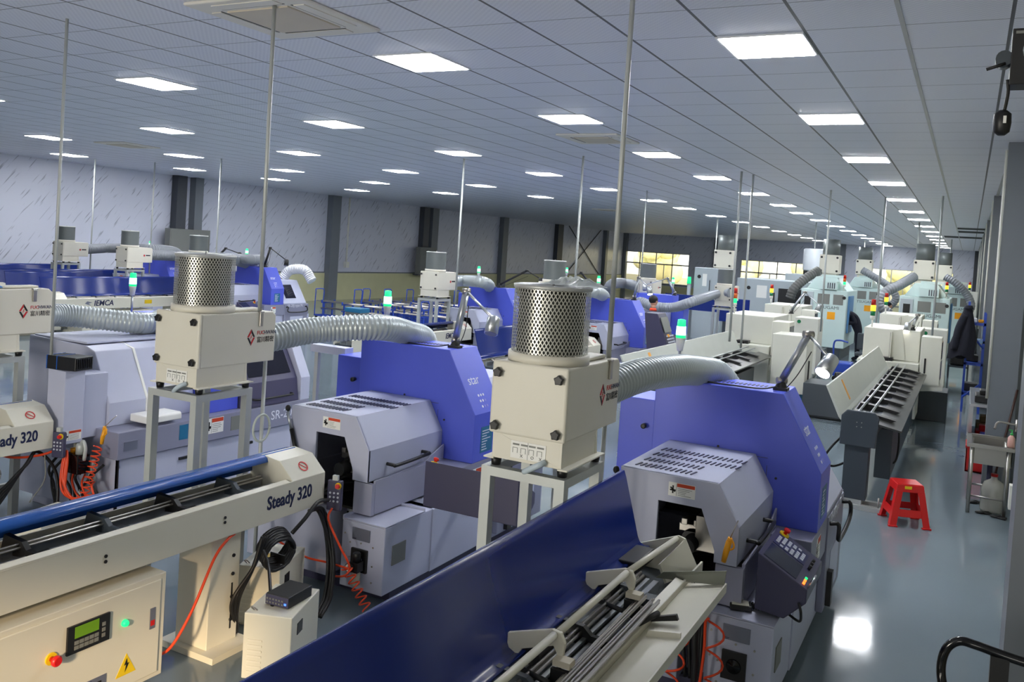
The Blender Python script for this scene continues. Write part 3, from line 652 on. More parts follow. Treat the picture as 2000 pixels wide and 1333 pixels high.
# ---------------------------------------------------------------- bar feeder with hinged blue lid
def bar_feeder(x, y, label, rz=0.0, lid='closed', detail=2, words='Steady 320', group='cream bar feeders', L=3.9, table=False, cabinet=True):
    """origin: machine end of the right face; runs toward -Y. tip at y=0"""
    t = thing('bar_feeder', label, 'bar feeder', (x, y, 0), rz, group)
    W = 0.40
    MB().box(-0.012, 0.0, -L, 0.0, 0.77, 0.99).prism([(0, 0.99), (-0.05, 1.0), (-0.05, 0.985), (0, 0.975)], -L, -0.36, 'y').box(-W, -W+0.012, -L, 0, 0.80, 0.98).box(-W, 0, -L, 0, 0.76, 0.775).build('beam', FEED, t, bevel=0.003)
    MB().box(-W+0.02, -0.05, -L+0.02, -0.02, 0.78, 0.90).build('channel_floor', SLATE, t)
    ec = None
    if not table: ec = MB().prism([(0, 0.775), (0, 0.99), (-0.13, 1.11), (-0.3, 1.13), (-W, 1.05), (-W, 0.775)], -0.34, 0.0, 'y').build('end_cap', FEED, t, bevel=0.004)
    r = MB()
    for dx, dz in ((-0.24, 0.985), (-0.225, 1.0), (-0.21, 0.985)): r.cyl((dx, -L+0.1, dz), (dx, -0.42, dz+0.004), 0.008, 8)
    r.build('bar_stock', STEEL, t)
    MB().box(-0.30, -0.27, -L+0.05, -0.36, 0.9, 0.96).box(-0.17, -0.14, -L+0.05, -0.36, 0.9, 0.955).build('guide_rail', ALU, t)
    br = MB(); n = 6
    for i in range(n):
        yy = -0.7-i*(L-1.0)/n
        br = MB().prism([(-W+0.02, 0.92), (-0.2, 0.94), (-0.05, 0.96), (-0.05, 0.98), (-0.16, 0.985), (-0.2, 1.02), (-W+0.05, 1.03)], yy, yy+0.03, 'y').box(-0.13, -0.06, yy+0.03, yy+0.10, 0.93, 0.975)
        br.build('support_bracket', BLACK if i % 2 else SLATE, t)
    if lid == 'closed':
        pts = [(-W+0.005, 1.0), (-W+0.0, 1.07), (-W+0.03, 1.115), (-0.28, 1.13), (-0.245, 1.115), (-0.235, 1.085), (-0.25, 1.08), (-0.26, 1.105), (-0.28, 1.115), (-W+0.04, 1.10), (-W+0.015, 1.065), (-W+0.02, 1.0)]
        MB().prism(pts, -L, -0.02, 'y', True).build('lid', LID2 if detail == 2 else LID, t)
    elif lid == 'open':
        pts = [(-0.30, 1.03), (-0.33, 1.025), (-0.36, 1.04), (-0.375, 1.07), (-0.47, 1.40), (-0.485, 1.44), (-0.50, 1.44), (-0.485, 1.395), (-0.39, 1.06), (-0.37, 1.03), (-0.34, 1.01), (-0.30, 1.015)]
        ld = MB(); ld.prism([(a, b_) for a, b_ in pts], -L, 0.0 if not table else -0.06, 'y', True)
        ld.build('lid', LID, t)
    if detail:
        text(words, 0.125 if words[0] == 'S' else 0.15, INK, face_px(0.001, -0.58 if words[0] == 'S' else -1.0, 0.885), t, sx=0.8, shear=0.0 if words[0] == 'S' else 0.15, ext=0.0015, bold=0.003)
        bo = MB()
        for i in range(5):
            for dz in (0.0, 0.03): bo.cyl((0, -0.95-i*0.85, 0.86+dz), (0.005, -0.95-i*0.85, 0.86+dz), 0.010, 8)
        bo.build('bolt_heads', BLACK, t)
        sg = MB()
        if table: ring = None
        MS = Matrix.Translation((-0.065, -0.17, 1.052)) @ Matrix((Vector((0, 1, 0)), Vector((-0.13, 0, 0.12)).normalized(), Vector((0.12, 0, 0.13)).normalized())).transposed().to_4x4()
        ring = MB(); 
        for k in range(24 if not table else 0):
            a0, a1 = 2*PI*k/24, 2*PI*(k+1)/24
            ring.prism([(0.04*math.cos(a0), 0.04*math.sin(a0)), (0.04*math.cos(a1), 0.04*math.sin(a1)), (0.032*math.cos(a1), 0.032*math.sin(a1)), (0.032*math.cos(a0), 0.032*math.sin(a0))], 0.002, 0.004, 'z')
        if not table: ring.prism([(-0.026, 0.022), (-0.022, 0.026), (0.026, -0.022), (0.022, -0.026)], 0.002, 0.004, 'z').build('prohibition_sign', RINK, ec, M=MS)
    # legs
    for ly in (-1.0, -L+0.55):
        lg = MB().box(-0.33, -0.05, ly, ly+0.25, 0.04, 0.77).build('leg_column', FEED, t, bevel=0.004)
        MB().box(-0.42, 0.06, ly-0.05, ly+0.30, 0, 0.04).build('foot_plate', FEED, lg)
        if detail: 
            q = MB()
            for zz in (0.18, 0.33, 0.48, 0.6): q.cyl((-0.05, ly+0.19, zz), (-0.042, ly+0.19, zz), 0.012, 8)
            q.box(-0.05, -0.047, ly+0.185, ly+0.195, 0.12, 0.42).build('bolts', BLACK, lg)
    if cabinet:
        c = MB().box(-0.40, 0.04, -2.52, -1.42, 0.10, 0.70).box(-0.3, -0.1, -2.4, -1.6, 0.0, 0.1).build('control_cabinet', FEED, t, bevel=0.004)
        if detail:
            MB().box(0.04, 0.05, -2.48, -1.46, 0.13, 0.67).build('cabinet_door', FEED, c, bevel=0.004)
            hm = MB().box(0.05, 0.064, -2.05, -1.80, 0.45, 0.60).build('operator_panel', BLACK, c, bevel=0.003)
            MB().box(0.064, 0.066, -2.01, -1.87, 0.53, 0.59).build('lcd', LCD, hm)
            k = MB()
            for i in range(5):
                for j in range(2): k.box(0.064, 0.067, -2.01+i*0.029, -1.986+i*0.029, 0.47+j*0.026, 0.49+j*0.026)
            for i in range(3): k.box(0.064, 0.067, -1.85, -1.83, 0.48+i*0.03, 0.50+i*0.03)
            k.build('keys', GREYP, hm)
            MB().lathe((0.05, -2.13, 0.47), [(0.032, 0), (0.032, 0.008)], 18, 'x').build('yellow_ring', YEL, c)
            MB().lathe((0.058, -2.13, 0.47), [(0.014, 0), (0.014, 0.03), (0.028, 0.032), (0.028, 0.045), (0.02, 0.054)], 18, 'x').build('emergency_stop', RED, c)
            MB().lathe((0.05, -1.70, 0.50), [(0.02, 0), (0.02, 0.012), (0.014, 0.024)], 16, 'x').build('green_indicator', GREEN_ON, c)
            lk = MB().box(0.05, 0.054, -1.53, -1.495, 0.40, 0.52).build('lock_plate', PLATE, c); MB().box(0.054, 0.057, -1.525, -1.50, 0.42, 0.45).build('red_tab', RED, lk)
            tri = MB().add([(0.0515, -1.74, 0.20), (0.0515, -1.61, 0.20), (0.0515, -1.675, 0.32), (0.05, -1.74, 0.20), (0.05, -1.61, 0.20), (0.05, -1.675, 0.32)], [(0, 1, 2), (0, 1, 4, 3), (1, 2, 5, 4), (2, 0, 3, 5)]).build('hazard_triangle', YEL, c)
            MB().add([(0.053, -1.672, 0.295), (0.053, -1.69, 0.255), (0.053, -1.676, 0.258), (0.053, -1.684, 0.215), (0.053, -1.655, 0.265), (0.053, -1.668, 0.263)], [(0, 1, 2), (2, 3, 4), (0, 2, 4, 5)]).build('lightning_bolt', BINK, tri)
            pl = MB().box(0.05, 0.053, -1.97, -1.80, 0.13, 0.26).build('rating_plate', PLATE, c)
            k = MB()
            for i in range(6): k.box(0.053, 0.054, -1.9+0.02*(i % 2), -1.83, 0.14+0.017*i, 0.15+0.017*i)
            k.build('small_print', BINK, pl)
            text('IEMCA', 0.022, INK, face_px(0.0535, -1.95, 0.247), pl)
    if table:
        # open loading table with slanted tray, bar bundle, guard tube and cranked brackets
        MB().prism([(0.0, 0.945), (0.20, 0.985), (0.20, 0.998), (0.0, 0.958)], -L, -0.29, 'y').box(0.197, 0.207, -L, -0.29, 0.955, 1.005).build('loading_tray', FEED, t, bevel=0.002)
        b_ = MB(); random.seed(3)
        for i in range(12):
            a0 = random.uniform(-0.02, 0.02); b_.cyl((-0.085+a0+i*0.008, -0.80-random.random()*0.08, 1.03+0.006*(i % 3)), (-0.05-a0+i*0.009, -L+0.1, 1.02+0.006*(i % 3)), 0.0065, 6)
        b_.build('bar_bundle', STEEL, t)
        for yy in (-0.85, -1.68, -2.5, -3.3):
            a = MB().prism([(-W+0.03, 0.99), (-W+0.03, 1.10), (-0.17, 1.165), (-0.13, 1.16), (-0.11, 1.12), (-0.12, 1.03), (-0.16, 1.10), (-0.30, 1.05), (-0.34, 0.99)], yy, yy+0.02, 'y').build('cranked_bracket', FEED, t, bevel=0.003)
            MB().box(-0.14, -0.065, yy-0.045, yy+0.01, 1.045, 1.07).build('clamp_block', mat('rusty_cream', (212, 204, 184), 0.6), a)
            MB().prism([(-0.14, 0.97), (-0.14, 1.04), (-0.06, 1.04), (-0.05, 0.97), (0.12, 1.03), (0.13, 1.005), (-0.06, 0.95)], yy-0.06, yy-0.04, 'y').build('black_finger', BLACK, a)
            MB().prism([(-0.33, 0.97), (-0.33, 1.03), (-0.28, 1.07), (-0.24, 1.05), (-0.24, 0.97)], yy+0.04, yy+0.20, 'y').build('lift_arm', BLACK, a, bevel=0.004)
            MB().cyl((-0.27, yy-0.06, 1.0), (-0.12, yy-0.1, 1.0), 0.012, 8).build('cam_pin', BLACK, a); MB().cyl((-0.02, yy-0.2, 1.0), (0.03, yy-0.05, 1.012), 0.014, 8).build('cam_pin', BLACK, a)
            MB().cyl((-0.155, yy-0.8, 1.145), (-0.155, yy-0.01, 1.15), 0.016, 12).build('guard_tube', FEED, a)
            MB().prism([(0.03, 0.962), (0.19, 0.994), (0.19, 1.02), (0.04, 0.995)], yy-0.22, yy-0.205, 'y').build('tray_rib', FEED, a)
        MB().cyl((-0.155, -0.85, 1.15), (-0.15, -0.045, 1.10), 0.016, 12).build('guard_tube', FEED, t)
        MB().cyl((-0.02, -L+0.1, 0.978), (-0.02, -1.0, 0.978), 0.010, 12).build('chrome_shaft', ALU, t)
        MB().prism([(-W-0.02, 0.90), (-W-0.02, 0.99), (-W+0.01, 1.02), (-0.14, 1.12), (-0.10, 1.11), (-0.02, 0.96), (-0.02, 0.90)], -0.045, -0.03, 'y').build('end_plate', FEED, t, bevel=0.003)
        q = [(-0.165, -0.28, 1.02), (-0.10, -0.045, 1.105), (-0.01, -0.045, 0.95), (-0.12, -0.28, 0.925)]
        MB().add(q+[(a-0.012, b2, c-0.008) for a, b2, c in q], [(0, 1, 2, 3), (4, 7, 6, 5), (0, 4, 5, 1), (1, 5, 6, 2), (2, 6, 7, 3), (3, 7, 4, 0)]).build('end_guard_panel', FEED, t)
        MB().add([(-0.16, -0.36, 0.97), (0.195, -0.30, 0.99), (0.20, -0.295, 1.07), (-0.12, -0.355, 1.01), (-0.16, -0.352, 0.97), (0.195, -0.292, 0.99), (0.20, -0.287, 1.07), (-0.12, -0.347, 1.01)], [(0, 1, 2, 3), (4, 7, 6, 5), (0, 4, 5, 1), (1, 5, 6, 2), (2, 6, 7, 3), (3, 7, 4, 0)]).build('bare_steel_plate', mat('raw_steel', (126, 128, 118), 0.4, 0.5), t)
        for dx in (-0.30, -0.26, -0.20): MB().box(dx, dx+0.02, -L+0.05, -0.4, 0.955, 0.972).build('channel_strip', ALU if dx != -0.26 else WHITE, t)
        MB().prism([(-0.36, 0.98), (-0.36, 1.045), (-0.25, 1.045), (-0.25, 0.98)], -0.42, -0.12, 'y').build('motor_cover', BLACK, t, bevel=0.008)
    return t
def KP(x, y, z): return (x*KC, y*KC, 2.7+(z-2.7)*KC)
KC = 1.117; ZT = 2.7-1.03*KC
# ================================================================ placement: front row
cM1 = Matrix.Translation((-0.02, -1.02, 0.63))
swiss_lathe('front right violet blue lathe with grey vented headstock cover, beside the red stool aisle', -0.80, 6.25, console_M=cM1)
cM2 = Matrix.Translation((0.87, -0.68, 0.72)) @ Matrix.Rotation(math.radians(91), 4, 'Z')
swiss_lathe('violet blue lathe in the centre with long black handle on its grey cover', -3.56, 6.25, console_M=cM2, console_L=0.78)
collector(-1.95*KC, 3.57*KC, 'cream mist collector in front of the right lathe, plastic film on its mesh drum', zt=ZT, sc=KC, stand_label='galvanised stand under the collector with the plastic film, behind the open blue lid')
collector(-4.53*KC, 3.80*KC, 'cream mist collector left of the centre lathe, warm light on its mesh drum', zt=ZT, sc=KC, stand_label='galvanised stand under the collector left of the centre lathe')
collector(-7.83, 4.23, 'cream mist collector cut off by the left picture edge, blue cloth on top', zt=2.7-1.03*1.2, sc=1.2, drum=False, stand_label='galvanised stand at the left picture edge')

def film(cx, cy, z, rx, ry, h, seed, material, name, label, cat):
    random.seed(seed); b = MB(); n, m_ = 18, 12; o = []
    for i in range(n+1):
        for j in range(m_+1):
            u, v = i/n*2-1, j/m_*2-1; e = max(0, 1-(u*u)**1.2)*max(0, 1-(v*v)**1.2)
            b.v.append((cx+u*rx, cy+v*ry*(0.8+0.2*math.sin(5*u)), z+h*e*(0.35+0.65*random.random())))
    for i in range(n):
        for j in range(m_):
            a = i*(m_+1)+j; b.f.append((a, a+m_+1, a+m_+2, a+1)); b.sm.append(False)
    ob = b.build(name, material); md = ob.modifiers.new('solid', 'SOLIDIFY'); md.thickness = 0.002; return tag(ob, label, cat)
film(-1.66*KC, 3.80*KC, 2.522, 0.16, 0.10, 0.05, 5, CLEAR, 'plastic_film', 'crumpled clear plastic film lying on top of the nearest mesh drum', 'plastic film')
film(-7.56, 4.42, 2.068, 0.16, 0.10, 0.02, 8, mat('grey_cloth', (190, 188, 182), 0.9), 'dust_cloth', 'grey cloth lying on the collector at the left edge', 'cloth')
film(-7.48, 4.55, 2.07, 0.07, 0.06, 0.03, 9, mat('sky_blue_cloth', (92, 150, 214), 0.9), 'dust_cloth', 'small sky blue cloth on the collector at the left edge', 'cloth')
duct([(-1.93, 4.66, 1.87), (-1.91, 4.9, 1.88), (-1.83, 5.3, 1.93), (-1.74, 5.8, 1.93), (-1.72, 6.3, 1.88), (-1.66, 6.62, 1.83), (-1.60, 6.78, 1.70), (-1.6, 6.82, 1.55)], 0.105, DUCTM, 'silver ribbed duct from the nearest mist collector to the right lathe')
duct([(-4.84, 4.94, 1.85), (-4.80, 5.1, 1.87), (-4.66, 5.5, 1.93), (-4.33, 5.9, 1.96), (-4.38, 6.4, 1.88), (-4.42, 6.72, 1.80), (-4.45, 6.82, 1.62)], 0.105, DUCTM, 'long silver ribbed duct running to the centre lathe')
duct([(-7.6, 4.98, 1.80), (-7.6, 5.1, 1.79), (-7.62, 5.4, 1.77), (-7.3, 6.0, 1.70), (-7.8, 6.6, 1.66), (-8.0, 6.9, 1.5)], 0.105, DUCTM, 'silver ribbed duct sagging behind the pale lavender lathe on the left')
# duct support rails beside the hoods
for (x0, x1, y, z, lb) in ((-2.9, -2.3, 6.35, 1.60, 'flat steel angle supporting the duct beside the right lathe'), (-5.45, -5.06, 6.35, 1.60, 'long lavender steel angle supporting the duct beside the centre lathe')):
    tt = thing('duct_support', lb, 'bracket', (x0, y, 0))
    MB().box(0, x1-x0+0.02, 0, 0.12, z, z+0.07).build('angle_bar', LAV, tt); MB().box(0.02, 0.06, 0.04, 0.08, 0, z).build('post', GALV, tt)
# lamps
work_lamp((-1.14, 6.42, 1.80), (-0.98, 6.42, 2.22), (-0.80, 6.3, 2.07), (-0.35, -0.8, -0.8), 'aluminium jointed lamp on the front right hood, its head toward the aisle', lit=True)
work_lamp((-3.90, 6.42, 1.80), (-3.82, 6.42, 2.30), (-3.44, 6.25, 2.10), (0.1, -0.5, -1), 'pale jointed lamp on the centre lathe hood, beside the mesh drum')
# ---- pale lavender lathe on the left
def lavender_lathe():
    t = thing('sliding_head_lathe', 'pale lavender lathe on the left with slanted covers and black box on it', 'lathe', (-6.42, 5.05, 0))
    MB().box(-1.45, -0.04, 0.04, 2.42, 0.10, 0.62).box(-1.3, -0.1, 0.1, 2.3, 0, 0.1).build('base_cabinet', LAV, t, bevel=0.006)
    MB().box(-1.45, 0.0, 0.0, 2.45, 0.63, 0.87).build('bed_casing', LAV2, t, bevel=0.006)
    MB().box(-0.07, -0.03, 0.04, 0.045, 0.1, 0.62).box(-0.04, -0.02, 0.7, 0.82, 0.50, 0.525).box(-0.04, -0.02, 1.52, 1.64, 0.50, 0.525).build('door_pull', BLACK, t)
    text('SR-20J', 0.135, WINK, face_px(0.002, 1.86, 0.755), t)
    MB().box(0.0, 0.003, 0.06, 0.2, 0.70, 0.78).build('rating_plate', PLATE, t); MB().box(0.0, 0.003, 0.66, 0.76, 0.70, 0.84).build('instruction_plate', TEAL, t)
    warn_label(t, face_px(0.001, 0.98, 0.70), 0.22, 0.15); MB().box(0.0, 0.004, 1.30, 1.56, 0.69, 0.83).build('window_plate', GREYP, t)
    for k, (y0, y1) in enumerate(((0.10, 0.50), (0.515, 1.05))):
        MB().prism([(-1.45, 0.87), (-0.27, 0.87), (-0.27, 1.08), (-0.50, 1.52), (-0.62, 1.56), (-1.45, 1.58)], y0, y1, 'y').build('headstock_cover', LAV, t, bevel=0.008)
    MB().prism([(-0.262, 0.88), (-0.262, 1.08), (-0.492, 1.525), (-0.70, 1.575), (-0.70, 1.56), (-0.505, 1.51), (-0.272, 1.075), (-0.272, 0.88)], 0.49, 0.515, 'y').build('cover_trim', WHITE, t)
    MB().box(-1.4, -0.64, 0.12, 1.04, 1.571, 1.59).build('top_plate', LAV, t, bevel=0.003)
    MB().lathe((-0.95, 0.9, 1.59), [(0.07, 0), (0.07, 0.004), (0.05, 0.005)], 20).build('cable_gland', LAV2, t)
    sb = MB().box(-0.50, -0.27, -0.34, -0.15, 0.78, 1.41).box(-0.48, -0.30, -0.15, 0.1, 0.80, 1.36).build('side_box', LAV, t, bevel=0.006)
    warn_label(sb, face_px(-0.269, -0.335, 0.81), 0.17, 0.085)
    MB().prism([(-1.3, 0.87), (-0.12, 0.87), (-0.12, 1.25), (-0.42, 1.78), (-1.3, 1.78)], 1.06, 1.50, 'y').build('hood', BLUE, t, bevel=0.006)
    MB().box(-1.52, -1.3, 1.1, 1.5, 0.87, 1.70).build('hood_side_panel', BLUE, t, bevel=0.005)
    rc = MB().prism([(-1.3, 0.87), (-0.02, 0.87), (-0.06, 1.12), (-0.30, 1.55), (-1.3, 1.58)], 1.51, 2.30, 'y').build('rear_cover', PURP, t, bevel=0.006)
    M = slope_px(-0.18, 1.6, 1.335, 0.43, 0.24); MB().box(0, 0.62, -0.18, 0.16, 0.004, 0.010).build('door_window', DWIN, rc, M=M)
    MB().tube(bez([(-0.03, 1.6, 0.96), (0.02, 1.62, 0.96), (0.03, 1.7, 0.96), (0.03, 2.1, 0.96), (0.02, 2.16, 0.96), (-0.03, 2.18, 0.96)], 5), 0.012, 8).build('door_handle', BLACK, t)
    MB().prism([(-1.3, 0.87), (0.0, 0.87), (0.0, 1.12), (-0.24, 1.60), (-1.3, 1.62)], 2.305, 2.45, 'y').build('end_frame', LAV, t, bevel=0.006)
    rn = MB().prism([(-0.24, 0.97), (-0.02, 0.97), (0.0, 0.955), (0.0, 0.90), (-0.24, 0.90)], 0.30, 0.68, 'y').build('white_tray', WHITE, t, bevel=0.01)
    signal(t, -1.42, 1.2, 1.74)
lavender_lathe()
tt = thing('inverter_box', 'black finned drive box on the pale lavender lathe under a conduit', 'electrical box', (-6.95, 4.80, 1.411), 0.2)
MB().box(0, 0.30, -0.10, 0.10, 0, 0.115).build('housing', BLACK, tt, bevel=0.006); MB().box(0.10, 0.108, -0.102, 0.102, 0, 0.117).box(-0.006, 0.002, -0.102, 0.102, 0.0, 0.117).build('blue_rim', LID2, tt)
f = MB()
for i in range(9): f.box(0.301, 0.31, -0.09+i*0.02, -0.082+i*0.02, 0.02, 0.10)
f.build('fins', BLACK, tt)
# ---- bar feeders of the front row
bar_feeder(-1.22, 4.86, 'cream bar feeder in the foreground with its blue lid raised and bars loaded', lid='open', table=True, cabinet=False, words='Steady 326', L=4.4)
bar_feeder(-4.02, 4.92, 'cream bar feeder lettered Steady 320 with green display and red stop button')
bar_feeder(-6.74, 4.66, 'cream bar feeder at the left edge, blue lid closed, before the lavender lathe', cabinet=False)
def pendant(x, y, z, label, rz=0.3):
    t = thing('handheld_pendant', label, 'remote control', (x, y, z), rz)
    MB().box(-0.055, 0.055, -0.02, 0.02, -0.22, 0.0).build('body', DGREY, t, bevel=0.008); MB().box(-0.02, 0.02, -0.015, 0.015, 0, 0.035).build('hook', GALV, t)
    MB().lathe((0.03, -0.02, -0.035), [(0.024, 0), (0.024, -0.006)], 14, 'y').build('yellow_ring', YEL, t); MB().lathe((0.03, -0.026, -0.035), [(0.012, 0), (0.018, -0.012), (0.014, -0.026)], 14, 'y').build('emergency_stop', RED, t)
    k = MB()
    for i in range(3):
        for j in range(3): k.lathe((-0.03+i*0.03, -0.02, -0.09-j*0.03), [(0.008, 0), (0.008, -0.003)], 10, 'y')
    k.build('keys', KEYW, t)
pendant(-3.96, 4.97, 0.93, 'grey pendant with orange stop hanging at the Steady 320 end cap')
pendant(-6.70, 4.69, 0.90, 'grey pendant with red stop hanging on the left feeder end cap')
# stabiliser cabinets and drive boxes
def stab(x, y, rz, label, h=0.42, w=0.30, d=0.46, knob=True):
    t = thing('voltage_stabiliser', label, 'electrical cabinet', (x, y, 0), rz)
    b_ = MB().box(-w/2, w/2, -d/2, d/2, 0.02, h).box(-w/2+0.02, w/2-0.02, -d/2+0.02, d/2-0.02, 0, 0.03).build('casing', FEED, t, bevel=0.006)
    v = MB()
    for i in range(7): v.box(-w/2+0.03, -w/2+0.12, -d/2-0.004, -d/2, 0.06+i*0.032, 0.072+i*0.032)
    v.build('louvres', CREAM, t)
    MB().tube(bez([(-w/2+0.04, -d/2+0.05, h), (-w/2+0.03, -d/2+0.03, h+0.025), (-w/2+0.05, -d/2+0.02, h+0.03), (-w/2+0.06, -d/2+0.05, h)], 5), 0.004, 6).build('lifting_eye', STEEL, t)
    k = MB().box(0.03, 0.12, -d/2-0.035, -d/2, 0.02, 0.10).build('wall_socket', WHITE, t, bevel=0.004)
    q = MB()
    for (a, c) in ((0.055, 0.07), (0.085, 0.07), (0.07, 0.045), (0.06, 0.03), (0.08, 0.03)): q.box(a, a+0.006, -d/2-0.037, -d/2-0.035, c, c+0.012)
    q.build('socket_holes', BLACK, k)
    MB().box(w/2, w/2+0.004, -0.14, -0.06, h-0.14, h-0.07).build('meter', BLACK, t)
    MB().box(-0.06, 0.02, -0.04, 0.03, h, h+0.002).build('yellow_sticker', YEL, t)
stab(-3.62, 4.10, 0.35, 'cream louvred cabinet on the floor right of the feeder leg, black unit on top')
stab(-4.2, 4.62, 0.35, 'cream louvred cabinet behind the feeder leg with a yellow sticker')
stab(-6.0, 4.15, 0.2, 'cream cabinet under the left feeder with hazard sticker on top', h=0.48)
tt = thing('drive_unit', 'black control unit with lit blue key on the cream cabinet', 'electrical box', (-3.60, 4.12, 0.422), 0.1)
MB().box(-0.08, 0.09, -0.12, 0.12, 0, 0.07).build('housing', BLACK, tt, bevel=0.005)
fc = MB().box(-0.078, 0.088, -0.124, -0.12, 0.005, 0.065).build('front_plate', DGREY, tt); k = MB()
for i in range(6):
    for j in range(2): k.box(-0.07+i*0.022, -0.058+i*0.022, -0.127, -0.124, 0.015+j*0.022, 0.025+j*0.022)
k.build('keys', GREYP, fc); MB().box(0.06, 0.075, -0.127, -0.124, 0.02, 0.032).build('blue_key', mat('lit_blue_key', (70, 120, 255), emit=2), fc)
# air guns, regulators, hoses
def air_gun(x, y, z, label, tilt=0.2, yaw=0.0):
    t = thing('air_gun', label, 'air gun', (x, y, z), yaw)
    MB().tube([(0, 0, 0), (0.01, 0, 0.06), (0.02+tilt*0.02, 0, 0.13)], 0.016, 10, True, [0.014, 0.018, 0.018]).tube([(0.02, 0, 0.12), (0.03, 0, 0.15)], 0.014, 8, True).build('grip', YGUN, t, bevel=0.0)
    MB().tube(bez([(0.012, 0, 0.07), (0.05, 0, 0.09), (0.05, 0, 0.12), (0.03, 0, 0.15)], 5), 0.006, 6).build('trigger', YGUN, t)
    MB().cyl((0.03, 0, 0.15), (0.03+tilt*0.15, 0, 0.26), 0.0035, 6).build('nozzle', STEEL, t)
    return t
air_gun(-1.16, 5.10, 0.93, 'amber air gun standing at the front right lathe cover', 0.25)
air_gun(-2.77, 5.60, 0.85, 'amber air gun behind the stand of the nearest collector', 0.0)
air_gun(-6.24, 4.75, 0.86, 'amber air gun above the oil tank of the lavender lathe', 0.9)
def regulator(x, y, z, label, s=1.0):
    t = thing('air_regulator', label, 'air regulator', (x, y, z))
    MB().lathe((0, 0, 0), [(0.02*s, 0), (0.03*s, 0.01), (0.03*s, 0.07*s), (0.024*s, 0.09*s)], 16).build('bowl', mat('grey_bowl', (190, 190, 176), 0.35), t)
    MB().box(-0.03*s, 0.03*s, -0.03*s, 0.03*s, 0.09*s, 0.15*s).lathe((0, 0, 0.15*s), [(0.024*s, 0), (0.024*s, 0.05*s), (0.02*s, 0.055*s)], 16).build('body', BLACK if s > 1 else GALV, t)
    g = MB().lathe((-0.02*s, -0.03*s, 0.12*s), [(0.026*s, 0), (0.028*s, -0.02*s)], 18, 'y').build('gauge', BLACK, t)
    MB().lathe((-0.02*s, -0.05*s-0.001, 0.12*s), [(0.023*s, 0), (0.023*s, -0.001)], 18, 'y').build('dial', WHITE, g); MB().box(-0.022*s, -0.018*s, -0.0535*s, -0.0525*s, 0.115*s, 0.135*s).build('needle', BINK, g)
regulator(-3.80, 5.06, 0.16, 'air regulator with dial on the centre lathe cabinet front', 1.2)
regulator(-4.08, 5.34, 0.42, 'small air regulator inside the centre lathe service bay')
regulator(-1.42, 5.34, 0.40, 'small air regulator beside the front right electrical cabinet')
regulator(-6.62, 4.96, 0.42, 'grey air regulator under the lavender lathe oil tank'); regulator(-6.72, 4.99, 0.2, 'lower air regulator with green fitting on the lavender lathe')
hose('orange_air_hose', [(-3.94, 4.92, 0.74), (-3.95, 4.9, 0.66), (-3.86, 4.93, 0.48), (-3.80, 4.98, 0.33), (-3.84, 4.98, 0.25), (-3.98, 5.0, 0.22), (-4.02, 5.0, 0.3)], 0.008, ORANGE, 'straight orange air hose hanging from the grey pendant at the centre')
tag(coil((-3.82, 4.97, 0.32), (-3.62, 4.98, 0.06), 6, 0.035, 0.006, ORANGE, 'coiled_air_hose'), 'orange coiled hose on the centre lathe cabinet front', 'hose')
tag(coil((-6.52, 4.93, 0.76), (-6.56, 4.83, 0.28), 11, 0.035, 0.006, ORANGE, 'coiled_air_hose'), 'orange coiled hose hanging below the oil tank at left', 'hose')
hose('orange_air_hose', [(-4.4, 4.9, 0.40), (-4.2, 4.95, 0.32), (-4.0, 4.98, 0.31), (-3.8, 5.0, 0.30)], 0.008, ORANGE, 'orange hose crossing the centre service bay')
hose('orange_air_hose', [(-4.06, 4.1, 0.745), (-4.02, 4.0, 0.74), (-4.0, 3.88, 0.66), (-3.99, 3.72, 0.40), (-4.0, 3.58, 0.22), (-4.04, 3.48, 0.18)], 0.009, ORANGE, 'orange hose dropping in front of the Steady 320 leg column')
for i, dx in enumerate((0.0, 0.025, -0.02, 0.04)):
    hose('orange_air_hose', [(-6.72, 4.78, 0.72), (-6.72+dx, 4.76, 0.62), (-6.70+dx, 4.74, 0.48-0.03*i), (-6.60+dx, 4.75, 0.34), (-6.45+dx, 4.82, 0.26+0.04*i)], 0.011, ORANGE, 'red orange hoses bundled under the left pendant', group='orange hoses under the left pendant')
hose('orange_air_hose', [(-7.05, 4.3, 0.76), (-6.9, 4.4, 0.70), (-6.8, 4.6, 0.70), (-6.72, 4.75, 0.76)], 0.011, ORANGE, 'orange hose sweeping under the left feeder beam')
for i, (a, c) in enumerate(((0, 0.0), (0.02, 0.03), (-0.03, 0.05))):
    hose('black_cable', [(-3.98, 4.72, 0.76), (-4.02, 4.9-a, 0.70), (-3.97+c, 4.94, 0.40), (-3.9+c, 4.85, 0.15), (-3.86+c, 4.7, 0.05)], 0.014, BLACK, 'black cables dropping from the Steady 320 end', group='black cables at the Steady 320 end')
# cable coil hanging under the feeder
cc = MB()
for k in range(6):
    pts = []; random.seed(k)
    for i in range(29):
        a = 2*PI*i/28; R_ = 0.12+0.008*random.random(); pts.append((-3.99+0.012*k-0.03, 4.42+R_*1.15*math.cos(a), 0.60+R_*0.8*math.sin(a)-0.012*k))
    cc.tube(pts, 0.013, 8)
cc.box(-4.06, -3.93, 4.44, 4.446, 0.47, 0.53); tag(cc.build('cable_coil', BLACK), 'coil of thick black cable hanging under the Steady 320 beam', 'cable')
hose('black_cable', [(-3.95, 4.52, 0.66), (-3.93, 4.62, 0.74), (-3.94, 4.76, 0.82), (-3.96, 4.9, 0.80)], 0.014, BLACK, 'black cable rising from the coil to the pendant')
hose('black_cable', [(-3.95, 4.25, 0.62), (-3.85, 4.2, 0.55), (-3.62, 4.0, 0.42), (-3.48, 3.95, 0.25), (-3.40, 4.1, 0.05), (-3.35, 4.3, 0.02)], 0.011, BLACK, 'black cable draped over the cream cabinet at the centre')
